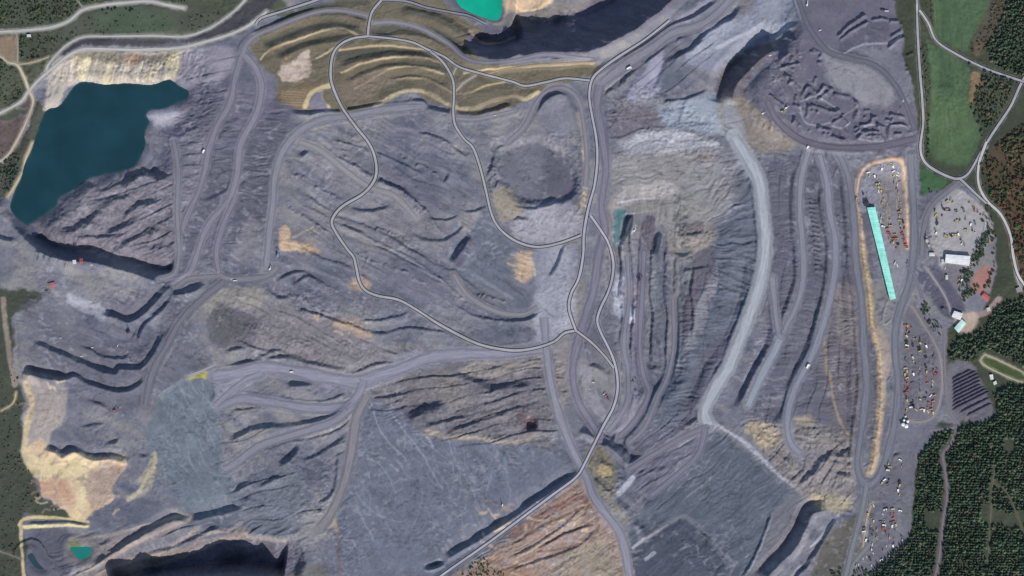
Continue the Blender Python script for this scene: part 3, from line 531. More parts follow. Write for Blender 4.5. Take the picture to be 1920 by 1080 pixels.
# eastern slope steps between the long haul roads (run south -> north: low side west)
for s, w in (("1300,770 1330,700 1370,640 1400,560 1412,480", 12), ("1380,770 1420,700 1450,640 1466,560", 10), ("1460,800 1500,720 1530,640 1540,560", 10), ("1600,820 1596,700 1590,560 1580,460", 8)):
    S(s, w, w*1.1, 20, 24)
def edge(s, off, w, h, k=1, rh=10, rl=12):
    p = smooth(P(s), 12); t = np.gradient(p, axis=0); t /= np.hypot(t[:, 0], t[:, 1])[:, None]; q = p+np.stack([t[:, 1], -t[:, 0]], 1)*off   # +off: left of travel
    q = q[::3] if len(q) > 9 else q
    scarp(" ".join("%.1f,%.1f" % tuple(v) for v in q), w, h, rh, rl, .3)
C3 = "1322,770 1342,728 1366,690 1386,640 1402,600 1418,556 1430,510 1436,450 1430,392 1424,340 1404,300"
C1 = "1464,632 1478,604 1494,572 1506,522 1506,470 1500,400 1502,340 1514,290"; C2 = "1486,740 1508,694 1528,654 1544,606 1556,560 1566,505 1566,450 1556,400 1550,340"
C4 = "1402,762 1416,730 1432,696 1450,664 1462,636"; C5 = "1608,860 1618,790 1625,720 1620,650 1616,570 1606,500 1600,400 1590,330"
for s_ in (C3, C1, C2, C4, C5): edge(s_, 14, 5, 9)
for x_, a_, b_ in ((1166, 700, 450), (1184, 690, 420), (1202, 700, 440), (1222, 690, 470), (1250, 700, 460), (1268, 690, 480), (1300, 640, 500)):
    S("%d,%d %d,%d %d,%d %d,%d" % (x_, a_, x_+4, a_*.66+b_*.34, x_-2, a_*.33+b_*.67, x_+2, b_), 4, 9, 6, 8, .5)
S("1112,690 1098,640 1108,600 1116,560", 3, 6, 6, 8); S("1092,700 1078,740 1086,780 1100,806", 3, -5, 6, 8)
# bunds of the machinery yard
ridge("1610,424 1605,370 1610,332 1625,311 1650,301 1680,298 1693,310 1697,345 1699,400 1702,466", 5, 5)
ridge("1608,396 1612,440 1622,500 1630,560 1633,600 1643,640 1652,690 1652,740 1646,800 1640,850 1629,888", 10, 11)
ridge("1664,562 1656,600 1662,606 1674,598", 3, 4); ridge("1666,612 1674,640 1676,690 1664,720", 2.5, 3)

def bench(s, ang, period, h, f=16, seed=1, wk=16):
    """many small steps following gently curving contours, dropping towards the top of the picture"""
    sy, sx, d = poly_sd(P(s), f+1, 1.0); m = sstep(-f, f, d); a = math.radians(ang)
    x = X[sy, sx]; y = Y[sy, sx]; big = fbm(x/150, y/150, 2, seed+50)*wk*1.6+WYn[sy, sx]*wk*.35
    v = (-x*math.sin(a)+y*math.cos(a)+big)/period+.25*vnoise(x/60, y/60, seed+9); fr = v-np.floor(v); k = np.floor(v)
    pr = np.where(fr < .13, fr/.13, 1-(fr-.13)/.87)-.5
    am = np.clip(.10+1.5*vnoise(k*3.7+x/70, k*5.1+y/70, seed), 0, 1.1)*(.35 if seed in (1, 2, 3, 7, 11, 8) else .75)
    H[sy, sx] += pr*h*m*am
bench("560,300 700,240 900,300 900,420 1000,560 980,600 860,600 700,545 560,440", 33, 38, 9, seed=1)
bench("520,440 620,440 900,560 1020,640 760,620 560,570", 26, 26, 8, seed=2)
bench("380,570 500,550 780,650 700,700 520,665", 24, 19, 7, seed=3); bench("430,740 650,720 640,960 450,960", -20, 26, 8, seed=4)
bench("150,1000 560,980 500,1010 300,1010 150,1080", -26, 16, 9, seed=5, wk=8); bench("690,735 1030,665 1030,830 800,815", -12, 24, 9, seed=6)
bench("1140,180 1350,170 1400,300 1330,420 1160,380", -10, 30, 8, seed=7); bench("1256,450 1330,470 1420,560 1330,760 1250,790", -80, 30, 9, seed=8, wk=10)
bench("1436,320 1610,320 1610,560 1600,800 1440,800 1400,700", -84, 24, 7, seed=9, wk=8); bench("1180,800 1330,780 1380,840 1240,960 1190,920", -42, 20, 7, seed=10)
bench("40,560 330,530 300,740 60,700", 22, 24, 6, seed=11); bench("90,370 330,330 330,490 150,480", -26, 20, 9, seed=12, wk=12); bench("1400,800 1606,830 1600,950 1480,900", -50, 18, 9, seed=13)
bench("340,100 440,100 420,330 340,330", -20, 20, 5, seed=14); bench("860,60 1030,20 1000,60 900,90", -16, 12, 6, seed=15, wk=6); bench("1140,120 1290,30 1340,100 1240,180", -38, 17, 6, seed=16, wk=8)
# gullies and streaks
ribs("330,170 440,170 520,190 560,215 520,280 495,400 400,520 330,500 330,330", 3, 60, 5.5, 3.2, .12, 14, 1)
ribs("540,215 500,220 470,420 500,420", 5, 60, 6, 3, .1, 14, 2)
ribs("330,180 420,150 440,260 330,260", -18, 50, 7, 4, .1, 14, 3)
ribs("70,410 160,345 330,320 330,500 180,485", -30, 60, 14, 6, .08, 12, 4)
ribs("560,260 700,220 900,300 1000,420 1000,560 860,570 700,540 560,440", 33, 150, 9, 2.4, .10, 24, 5)
ribs("520,440 700,440 900,560 1020,640 760,620 560,560", 28, 150, 8, 2.0, .10, 24, 6)
ribs("520,225 860,205 930,290 800,330 560,280", 15, 130, 9, 2.0, .08, 20, 7)
ribs("380,560 500,560 780,640 700,700 520,660", 30, 40, 10, 3.0, .10, 16, 8)
ribs("1330,320 1425,290 1440,520 1420,560 1340,540 1330,440", 0, 70, 13, 8.0, .16, 18, 9, polar=(1245, 470, 1.0))
ribs("1300,540 1420,540 1400,620 1330,780 1250,800 1270,640", -3, 50, 7, 5.0, .14, 12, 10)
ribs("1436,300 1500,300 1500,600 1400,780 1430,560", 2, 70, 5, 3.0, .14, 12, 11)
ribs("1440,600 1610,560 1630,820 1400,800", -3, 60, 5.5, 3.4, .14, 14, 12)
ribs("1510,290 1600,300 1610,600 1500,640", 20, 20, 6, 3.2, .10, 12, 13)
ribs("1140,380 1280,380 1270,740 1140,740", 91, 100, 5, 2.6, .18, 10, 14)
ribs("1110,160 1180,160 1130,700 1090,700", 91, 180, 4, .6, .10, 10, 15)
ribs("880,60 1100,0 1260,-40 1250,20 1100,100 900,108", 15, 40, 6, 5.0, .16, 12, 16)
ribs("1120,200 1260,180 1360,260 1400,340 1250,380 1150,340", -8, 30, 8, 3.0, .12, 16, 17)
ribs("1345,120 1450,80 1520,260 1400,290", 60, 60, 7, 3.0, .10, 10, 18)
ribs("1400,800 1606,820 1600,950 1500,930", 80, 40, 9, 6.0, .10, 12, 19)
ribs("640,740 1080,860 820,1090 620,1090", 62, 60, 7, 1.2, .10, 20, 20)
ribs("1200,800 1540,860 1480,1080 1200,1080", -38, 90, 8, 2.0, .12, 20, 21)
ribs("880,1050 1100,900 1160,1080", -32, 100, 6, 3.0, .14, 8, 22)
ribs("690,740 1030,660 1030,830 800,815", -14, 60, 9, 4.0, .12, 12, 23)
ribs("130,1000 540,980 560,1080 150,1100", -22, 120, 8, 4.0, .10, 12, 24)
ribs("40,560 330,540 300,740 40,700", 30, 90, 8, 1.2, .08, 16, 25)
ribs("280,700 450,700 450,960 300,900", 55, 50, 6, 1.4, .12, 10, 26)
ribs("90,110 350,95 350,155 110,200", 105, 40, 8, 6.0, .10, 8, 27)
ribs("480,20 900,20 1100,120 980,200 620,200 480,110", -8, 90, 5, 1.2, .12, 10, 28)
ribs("1180,820 1320,780 1360,820 1240,960 1180,920", -40, 110, 7, 2.4, .12, 14, 29)
ribs("400,760 640,700 640,960 450,960", -22, 90, 7, 1.6, .10, 14, 30)
ribs("1745,0 1850,0 1840,310 1740,310", 82, 120, 6, .3, .07, 8, 31)

def rubble(s, h, f=8, sc=4.0):
    sy, sx, d = poly_sd(P(s), f+1, 1.0); m = sstep(-f, f, d); x = X[sy, sx]; y = Y[sy, sx]
    n = 1-2*np.abs(fbm(x/sc/2, y/sc/2, 3, 33, .6)); n2 = fbm(x/sc, y/sc, 2, 35)
    H[sy, sx] += (n*.7+n2)*h*m*0.4*np.clip(.7+1.2*mott2[sy, sx], .1, 1.6); C[sy, sx] *= (1+n2*.22*m)[..., None]
for s_, h_ in (("1130,170 1260,170 1350,260 1340,300 1180,290 1130,230", 5), ("916,268 950,262 944,300 936,350 912,352", 8), ("1010,240 1060,250 1090,250 1096,400 1076,400 1074,300 1030,290", 7), ("1255,430 1334,420 1336,460 1300,484 1262,482", 7),
    ("1400,30 1500,60 1480,160 1430,200 1440,110", 4), ("1060,410 1090,410 1080,600 1050,600", 4), ("690,735 800,700 1030,665 1030,830 800,815 740,765", 4.5), ("1400,790 1606,820 1600,950 1540,950 1430,840", 6), ("1096,850 1130,840 1180,900 1150,930 1110,900", 7),
    ("100,340 260,316 330,340 330,480 200,480 90,430", 4), ("90,110 350,95 345,150 120,160", 6), ("620,900 680,1080 610,1080 590,960", 4), ("540,540 760,560 700,620 560,580", 3.5), ("500,610 700,650 660,710 480,680 400,650", 4.5),
    ("980,10 1110,0 1040,40 960,50 890,40", 5), ("860,1060 960,1010 1100,900 1160,1000 1170,1090", 4), ("150,1010 560,1000 540,1080 150,1090", 4), ("1170,480 1190,480 1190,680 1170,680", 4), ("1215,470 1250,480 1250,660 1215,660", 4), ("500,830 640,800 600,960 460,960", 3.5), ("400,540 560,545 600,600 420,620", 3)):
    rubble(s_, h_)
sy_, sx_, d_ = poly_sd(P("982,792 992,780 1006,784 1008,800 996,810 984,806"), 9, .4); H[sy_, sx_] -= sstep(-2, 8, d_)*26
for k_ in range(16): ridge("%g,%g %g,%g" % (1516+k_*.9, 372+k_*9, 1532+k_*.9, 376+k_*9), 3, 6, .3, .5, 3)
for s_ in ("1540,500 1550,520", "1590,330 1600,340", "1566,404 1576,404"): ridge(s_, 4, 10)
# ------------------------------------------------------------------ roads: level the ground under each, remember the ribbons
def hs_raw(px, py):
    px = np.asarray(px, float); py = np.asarray(py, float)
    i = np.clip(np.searchsorted(XS, px)-1, 0, NX-2); j = np.clip(np.searchsorted(YS, py)-1, 0, NY-2)
    fx = (px-XS[i])/(XS[i+1]-XS[i]); fy = (py-YS[j])/(YS[j+1]-YS[j])
    return (H[j, i]*(1-fx)+H[j, i+1]*fx)*(1-fy)+(H[j+1, i]*(1-fx)+H[j+1, i+1]*fx)*fy
ROADS = []
def road(kind, s, w, col, halo=None, k=0.55):
    """kind: haul / gravel / lane; w = full width in pixels"""
    p = smooth(P(s), 4); z = hs_raw(p[:, 0], p[:, 1]); n = 7 if kind != 'haul' else 9
    zp = np.pad(z, n, mode='edge'); z = np.convolve(zp, np.ones(2*n+1)/(2*n+1), 'valid')
    sy, sx, D, Sg, V = seg_field(p, w/2+10, z, 0.0)
    m = 1-sstep(w/2+1.5, w/2+7, D)
    H[sy, sx] += m*(V-H[sy, sx])
    if kind == 'haul': H[sy, sx] += np.clip(1-np.abs(D-w/2-3.0)/2.0, 0, 1)*1.3*(0.6+FINE[sy, sx]*1.5)
    hc = alb(halo if halo else col).astype(np.float32)
    m2 = ((1-sstep(w/2-1, w/2+4, D+FINE[sy, sx]*2.0))*k)[..., None]
    C[sy, sx] += m2*(hc-C[sy, sx])
    ROADS.append((kind, p, w, col))
HR = 0
_road = road
def road(kind, s, w, col, halo=None, k=0.55):
    if kind == 'haul': col = tuple(min(255, int(c*1.10)) for c in col); col = (col[0], col[1], int(col[2]*.965)); w = w*1.3
    _road(kind, s, w, col, halo, k)
road('haul', "478,70 462,84 452,110 440,150 432,192 408,236 392,280 384,320 372,360 352,404 342,432", 11, (118, 116, 136))
road('haul', "456,102 478,126 490,160 482,210 452,270 444,330 428,376 392,420 374,462 362,500 346,520 318,526", 11, (122, 120, 140))
road('haul', "440,372 418,424 406,470 410,512", 9, (118, 116, 136))
road('haul', "324,262 334,320 332,400 336,470 328,512 300,524", 8, (120, 120, 138))
road('haul', "410,516 440,524 500,518 520,500", 9, (116, 114, 130))
road('haul', "500,500 505,440 512,380 516,330 530,285 560,248 600,226 650,218 720,206 790,200", 12, (124, 124, 142))
road('haul', "462,84 482,66 520,50 560,34 600,22 640,20 690,30", 6, (122, 120, 136))
road('haul', "700,44 740,42 790,54 840,82 870,108 905,118 960,116 1020,104 1070,108 1118,112", 6, (126, 124, 142))
road('haul', "852,222 890,224 930,216 965,208", 5, (128, 126, 142))
road('haul', "954,266 984,236 1006,192 1028,170 1058,166 1084,186 1094,230 1100,290 1098,350", 8, (122, 120, 138))
road('haul', "1330,798 1322,770 1342,728 1366,690 1386,640 1402,600 1418,556 1430,510 1436,450 1430,392 1424,340 1404,300 1376,256", 19, (152, 156, 173))
road('haul', "1516,280 1502,340 1500,400 1506,470 1506,522 1494,572 1478,604 1464,632 1456,600 1448,520", 11, (122, 124, 142))
road('haul', "1462,636 1450,664 1432,696 1416,730 1402,762", 13, (132, 138, 158))
road('haul', "1536,290 1550,340 1556,400 1566,450 1566,505 1556,560 1544,606 1528,654 1508,694 1486,740 1476,790 1482,830 1500,850", 12, (122, 125, 145))
road('haul', "1570,286 1590,330 1600,400 1606,500 1616,570 1620,650 1625,720 1618,790 1608,860 1612,892 1626,910 1646,896 1664,852 1678,790 1684,720 1678,650 1684,590 1702,540 1712,480 1714,420 1710,340 1706,290", 12, (108, 110, 128))
road('haul', "1490,-20 1508,36 1520,60 1552,98 1596,112 1640,124 1676,160 1700,206 1712,240", 9, (98, 98, 116))
road('haul', "1716,260 1640,276 1560,276 1500,262 1456,226 1438,190", 10, (100, 98, 116))
road('haul', "1128,156 1170,124 1220,92 1262,62 1310,48 1346,24 1376,-10", 15, (122, 122, 142))
road('haul', "1124,160 1120,200 1130,262 1136,322 1128,386 1134,430 1122,480 1114,540 1098,592 1084,640 1074,700 1084,750 1108,792 1130,822", 13, (114, 112, 134))
road('haul', "1020,596 1024,650 1030,700 1040,750 1056,800 1076,850 1098,892 1112,930 1142,972 1166,1010 1184,1100", 13, (128, 128, 148))
road('haul', "1176,480 1180,560 1170,640 1178,700 1174,760 1140,810", 7, (122, 122, 142))
road('haul', "1208,470 1204,560 1200,640 1206,700 1216,740 1190,790 1160,820", 8, (114, 112, 134))
road('haul', "1262,560 1264,640 1254,700 1236,740 1210,800 1180,830", 7, (116, 116, 134))
road('haul', "1330,798 1280,820 1230,850 1180,880", 10, (114, 112, 132)); road('haul', "1322,800 1310,850 1270,890 1220,930", 10, (110, 110, 130))
road('haul', "402,706 440,700 500,690 560,698 620,710 670,716 712,704 760,688 810,670 880,664 950,662 1016,652", 19, (130, 130, 152))
road('haul', "682,712 670,742 646,762 590,766 530,758 490,752 450,748 410,764", 14, (124, 124, 146))
road('haul', "664,756 630,788 580,806 520,824 478,842 440,870 420,880", 12, (122, 122, 142))
road('haul', "688,742 668,786 658,850 644,910 622,960 600,990", 14, (122, 120, 134))
road('haul', "490,700 460,712 430,736 404,760", 10, (128, 128, 148))
road('haul', "850,514 880,556 930,584 980,590 1008,574", 8, (122, 122, 136))
road('haul', "330,540 352,524 380,520 410,518", 8, (116, 116, 130)); road('haul', "420,528 380,560 340,600 312,650 286,700 272,760", 11, (106, 106, 122))
road('haul', "560,266 600,282 650,322 690,350 740,368 780,410", 9, (132, 130, 142))
road('haul', "1640,1010 1600,1060 1590,1100", 9, (112, 116, 128)); road('haul', "1625,908 1616,960 1600,1020 1586,1080", 9, (112, 116, 130))
road('lane', "1795,796 1784,830 1768,852 1772,880 1776,930 1768,980 1762,1040 1750,1100", 7, (122, 114, 122))
road('lane', "1770,620 1772,700 1778,766 1796,798 1740,808", 6, (126, 122, 132))
GV = (162, 162, 170)
road('lane', "-60,62 30,58 64,55 100,50 130,38 155,18 190,10 232,5 280,2 312,9 346,15", 7, (182, 180, 180))
road('lane', "156,16 144,-6 140,-40", 3, (150, 146, 140)); road('lane', "31,62 33,95 32,120", 3, (160, 152, 142)); road('lane', "-40,90 0,106 15,117 32,122 45,145 53,168 61,186 58,204 50,224 42,242 26,272 8,296 -40,330", 4.6, (188, 178, 162))
road('lane', "32,121 60,117 90,107", 2.5, (176, 162, 144)); road('lane', "480,-30 456,4 430,28 390,54 345,68 290,67 200,68 158,69 128,82 106,102 90,122 86,138", 4.6, (178, 176, 176))
road('lane', "500,22 480,38 455,54 420,68 370,82 330,90 260,93 200,92 155,93 125,106 100,126 75,147 52,172 28,197 -60,240", 6, (184, 182, 182))
road('lane', "62,188 84,206 76,230 60,272 44,304 42,322 28,346 12,370", 2.6, (160, 150, 134)) if False else None
road('lane', "60,266 46,300 42,320 28,346 14,368", 4.5, (172, 160, 138))
road('gravel', "480,46 490,34 530,21 600,-2 640,-20", 4.6, GV)
road('gravel', "730,-16 712,4 698,22 692,44 690,66", 4.6, GV)
road('gravel', "716,0 760,2 800,14 850,24 880,30 910,44", 4, (136, 136, 152))
road('gravel', "690,68 662,72 638,84 624,104 620,140 626,168 642,202 666,236 690,266 702,292 706,320 700,342 680,364 645,385 628,402 622,418 630,436 650,466 663,482 668,502 674,528 686,545 710,555 746,562 780,580 820,606 860,628 900,646 940,655 975,657 1010,651 1040,640 1058,625 1080,620", 5, GV)
road('gravel', "690,68 740,73 775,80 800,92 832,106 862,126 906,139 960,153 985,161 1024,154 1060,147 1106,151", 4.2, GV)
road('gravel', "806,96 828,114 842,134 850,154 851,182 850,212 854,236 870,260 886,276 896,300 905,332 913,366 920,396 931,421 950,441 976,456 1010,463 1052,455 1090,441", 4.6, GV)
road('lane', "856,126 848,142", 3, (168, 164, 158)); road('lane', "892,141 870,155 854,172", 3, (168, 164, 158))
road('lane', "912,139 940,132 962,128 1010,122 1112,117", 2.6, (170, 158, 138))
road('gravel', "1256,38 1210,74 1162,105 1126,131 1110,150 1105,180 1110,216 1118,260 1120,302 1115,346 1107,376 1100,406 1095,440 1093,482 1085,522 1071,551 1067,580 1080,620", 4.8, (166, 166, 182))
road('gravel', "1107,404 1126,431 1141,456 1150,490 1148,522 1139,551 1127,576 1120,600 1126,622 1140,650 1151,676 1157,702 1158,732 1150,764 1131,800 1111,840 1096,870 1080,895 1040,925 1000,955 960,985 920,1015 870,1050 810,1092", 4.8, (168, 168, 184))
road('gravel', "1080,620 1110,643 1134,668 1151,690", 4.6, GV)
road('gravel', "1718,-30 1718,40 1722,120 1728,190 1730,230 1725,274 1730,298 1745,314 1775,330 1796,335 1816,325 1840,285 1865,245 1895,200 1916,155 1950,100", 5, GV)
road('gravel', "1722,20 1740,45 1755,76 1790,100 1840,125 1880,140 1930,156", 4.2, GV)
road('gravel', "1850,266 1836,306 1835,345 1850,376 1876,402 1894,440 1900,482 1911,520 1940,556", 5, (192, 190, 192))
road('gravel', "1800,335 1828,362 1850,382", 4.6, GV)
road('lane', "1902,480 1906,520 1916,545", 3, (172, 172, 176)); road('haul', "1796,344 1766,368 1744,392 1732,430 1728,480", 10, (110, 110, 126))
road('lane', "1708,572 1730,606 1758,656 1766,702 1762,752 1746,784 1720,791 1704,786", 4, (146, 140, 142))
road('lane', "1734,500 1756,530 1774,560 1784,588", 3, (156, 154, 162)); road('lane', "1618,1026 1626,970 1636,942", 3.5, (170, 158, 150))
road('lane', "-30,1024 20,1040 40,1048", 2.6, (130, 124, 118)); road('lane', "1847,664 1919,699 1914,716 1842,682 1847,664", 2.6, (178, 172, 152))
road('lane', "2,770 24,756 30,736", 2.6, (190, 174, 146)); road('lane', "1852,1060 1856,1000 1860,920 1866,880", 3, (104, 104, 88)); road('lane', "1862,905 1892,930 1920,1000", 2.4, (96, 98, 86)); road('lane', "1700,500 1716,520 1730,560", 5, (120, 120, 136))
road('lane', "350,706 380,694 404,682", 4, (158, 158, 168)); road('lane', "300,744 330,722 352,706", 2.6, (140, 144, 156))

# ------------------------------------------------------------------ water levels
LAKES = [("lake", "84,208 108,199 120,186 130,172 141,159 158,153 195,157 240,156 285,158 308,150 320,149 336,160 352,171 350,184 332,192 302,203 282,205 273,217 279,228 270,250 272,270 264,292 254,310 240,317 220,322 190,328 165,334 150,345 135,355 110,370 104,385 84,400 66,411 50,420 34,412 22,398 18,386 26,360 38,336 43,312 58,280 70,242", (27, 61, 73)),
         ("pond", "848,-30 858,4 866,15 882,23 905,32 925,38 937,33 942,10 936,-30", (18, 168, 142)),
         ("pond", "131,1027 171,1027 166,1044 150,1049 140,1040", (30, 122, 116)),
         ("pond", "52,1040 60,1036 72,1056 84,1068 70,1066 58,1054", (50, 72, 86)) ]
LK = []
for nm, s, col in LAKES:
    pts = P(s); sy, sx, d = poly_sd(pts, 26, 0.25)
    lvl = float(np.percentile(H[sy, sx][d > 0], 22)) - (6 if nm == 'lake' else 3)
    ins = d > 0; hh = H[sy, sx]; do = np.clip(-d, 0, 26)
    up = lvl+0.25+do*0.9
    out = np.where(do < 25.9, np.maximum(hh*sstep(0, 26, do)+up*(1-sstep(0, 26, do)), lvl+0.2+do*0.12), hh)
    H[sy, sx] = np.where(ins, lvl-0.6-d*0.6, out)
    LK.append((nm, pts, lvl, col))

# fade relief beyond the picture, add distant rolling
edge = np.maximum.reduce([-50-X, X-1970, -50-Y, Y-1130, np.zeros_like(X)])
H *= (1-sstep(150, 900, edge)*0.7)
H += sstep(100, 3000, edge)*fbm(X/900, Y/900, 3, 90)*60

# ------------------------------------------------------------------ build ground mesh
def new_mat(name): 
    m = bpy.data.materials.new(name); m.use_nodes = True
    return m, m.node_tree.nodes, m.node_tree.links, m.node_tree.nodes["Principled BSDF"]
def set_struct(o): o["kind"] = "structure"; return o
def mesh_np(name, co, faces_flat, nper, mat, uv=None, colors=None, smooth_=True):
    me = bpy.data.meshes.new(name); nv = len(co); nf = len(faces_flat)//nper
    me.vertices.add(nv); me.vertices.foreach_set("co", np.asarray(co, np.float32).ravel())
    me.loops.add(nf*nper); me.loops.foreach_set("vertex_index", np.asarray(faces_flat, np.int32))
    me.polygons.add(nf); me.polygons.foreach_set("loop_start", np.arange(0, nf*nper, nper, dtype=np.int32))
    me.polygons.foreach_set("loop_total", np.full(nf, nper, np.int32))
    me.polygons.foreach_set("use_smooth", np.full(nf, smooth_, bool))
    me.update(calc_edges=True)
    if colors is not None:
        at = me.color_attributes.new("Cover", 'FLOAT_COLOR', 'POINT')
        at.data.foreach_set("color", np.concatenate([colors, np.ones((nv, 1), np.float32)], 1).astype(np.float32).ravel())
    if uv is not None:
        l = me.uv_layers.new(name="UV"); l.data.foreach_set("uv", np.asarray(uv, np.float32)[np.asarray(faces_flat)].ravel())
    me.materials.append(mat)
    o = bpy.data.objects.new(name, me); COL.objects.link(o); return o
gm, N, L, B = new_mat("mine_ground")
at = N.new("ShaderNodeAttribute"); at.attribute_name = "Cover"
tc = N.new("ShaderNodeTexCoord")
n1 = N.new("ShaderNodeTexNoise"); n1.inputs["Scale"].default_value = 0.11; n1.inputs["Detail"].default_value = 6; n1.inputs["Roughness"].default_value = 0.65
n2 = N.new("ShaderNodeTexNoise"); n2.inputs["Scale"].default_value = 0.012; n2.inputs["Detail"].default_value = 8; n2.inputs["Roughness"].default_value = 0.7
L.new(tc.outputs["Object"], n1.inputs["Vector"]); L.new(tc.outputs["Object"], n2.inputs["Vector"])
mr = N.new("ShaderNodeMapRange"); mr.inputs[1].default_value = 0.25; mr.inputs[2].default_value = 0.75; mr.inputs[3].default_value = 0.84; mr.inputs[4].default_value = 1.16
L.new(n1.outputs[0], mr.inputs[0])
mr2 = N.new("ShaderNodeMapRange"); mr2.inputs[1].default_value = 0.3; mr2.inputs[2].default_value = 0.7; mr2.inputs[3].default_value = 0.84; mr2.inputs[4].default_value = 1.16
L.new(n2.outputs[0], mr2.inputs[0])
mu = N.new("ShaderNodeMath"); mu.operation = 'MULTIPLY'; L.new(mr.outputs[0], mu.inputs[0]); L.new(mr2.outputs[0], mu.inputs[1])
vm = N.new("ShaderNodeVectorMath"); vm.operation = 'SCALE'; L.new(at.outputs["Color"], vm.inputs[0]); L.new(mu.outputs[0], vm.inputs["Scale"])
L.new(vm.outputs[0], B.inputs["Base Color"]); B.inputs["Roughness"].default_value = 1.0; B.inputs["Specular IOR Level"].default_value = 0.0
co = np.stack([(X-960)*M, (540-Y)*M, H], -1).reshape(-1, 3)
ii = np.arange(NX*NY).reshape(NY, NX)
fq = np.stack([ii[1:, :-1], ii[1:, 1:], ii[:-1, 1:], ii[:-1, :-1]], -1).ravel()
gnd = mesh_np("ground", co, fq, 4, gm, colors=np.clip(C, 0.004, 0.9).reshape(-1, 3)); set_struct(gnd)
def hs(px, py): return float(hs_raw(px, py))

# ------------------------------------------------------------------ road ribbons
road_mats = {}
def road_mat(kind, col):
    key = (kind, col)
    if key in road_mats: return road_mats[key]
    m, N, L, B = new_mat("road_surface")
    uv = N.new("ShaderNodeUVMap"); uv.uv_map = "UV"; sp = N.new("ShaderNodeSeparateXYZ"); L.new(uv.outputs[0], sp.inputs[0])
    tc = N.new("ShaderNodeTexCoord")
    nz = N.new("ShaderNodeTexNoise"); nz.inputs["Scale"].default_value = 0.05; nz.inputs["Detail"].default_value = 6; nz.inputs["Roughness"].default_value = .7
    L.new(tc.outputs["Object"], nz.inputs["Vector"])
    base_ = alb(col)
    # across: 0 centre .. 1 edge
    ab = N.new("ShaderNodeMath"); ab.operation = 'ABSOLUTE'; L.new(sp.outputs[0], ab.inputs[0])
    # long wheel-track streaks
    cb = N.new("ShaderNodeCombineXYZ"); sc1 = N.new("ShaderNodeMath"); sc1.operation = 'MULTIPLY'; sc1.inputs[1].default_value = 4.5 if kind == 'haul' else 2.0
    sc2 = N.new("ShaderNodeMath"); sc2.operation = 'MULTIPLY'; sc2.inputs[1].default_value = 0.012
    L.new(sp.outputs[0], sc1.inputs[0]); L.new(sp.outputs[1], sc2.inputs[0]); L.new(sc1.outputs[0], cb.inputs[0]); L.new(sc2.outputs[0], cb.inputs[1])
    ns = N.new("ShaderNodeTexNoise"); ns.inputs["Scale"].default_value = 1.0; ns.inputs["Detail"].default_value = 3; L.new(cb.outputs[0], ns.inputs["Vector"])
    k1 = N.new("ShaderNodeMapRange"); k1.inputs[1].default_value = .3; k1.inputs[2].default_value = .7; k1.inputs[3].default_value = .82; k1.inputs[4].default_value = 1.18; L.new(ns.outputs[0], k1.inputs[0])
    k2 = N.new("ShaderNodeMapRange"); k2.inputs[1].default_value = .3; k2.inputs[2].default_value = .7; k2.inputs[3].default_value = .9; k2.inputs[4].default_value = 1.1; L.new(nz.outputs[0], k2.inputs[0])
    mk = N.new("ShaderNodeMath"); mk.operation = 'MULTIPLY'; L.new(k1.outputs[0], mk.inputs[0]); L.new(k2.outputs[0], mk.inputs[1])
    out = mk.outputs[0]
    if kind == 'gravel':                       # dark drainage ditch along both edges
        rp = N.new("ShaderNodeValToRGB"); rp.color_ramp.elements[0].position = .56; rp.color_ramp.elements[0].color = (1, 1, 1, 1)
        rp.color_ramp.elements[1].position = .64; rp.color_ramp.elements[1].color = (.10, .10, .12, 1)
        L.new(ab.outputs[0], rp.inputs[0]); m3 = N.new("ShaderNodeMath"); m3.operation = 'MULTIPLY'; L.new(out, m3.inputs[0]); L.new(rp.outputs[0], m3.inputs[1]); out = m3.outputs[0]
    vs = N.new("ShaderNodeVectorMath"); vs.operation = 'SCALE'; vs.inputs[0].default_value = tuple(base_); L.new(out, vs.inputs["Scale"])
    L.new(vs.outputs[0], B.inputs["Base Color"]); B.inputs["Roughness"].default_value = 1; B.inputs["Specular IOR Level"].default_value = 0
    if kind != 'gravel':                       # ragged edges where the surfacing thins out
        ad = N.new("ShaderNodeMath"); ad.operation = 'MULTIPLY_ADD'; ad.inputs[1].default_value = 1.1; L.new(nz.outputs[0], ad.inputs[0]); L.new(ab.outputs[0], ad.inputs[2])
        mr = N.new("ShaderNodeMapRange"); mr.inputs[1].default_value = 0.98; mr.inputs[2].default_value = 1.62; mr.inputs[3].default_value = 1; mr.inputs[4].default_value = 0; L.new(ad.outputs[0], mr.inputs[0])
        L.new(mr.outputs[0], B.inputs["Alpha"])
    road_mats[key] = m; return m
lift = {'haul': 0.35, 'lane': 0.55, 'gravel': 0.8}
rcount = 0
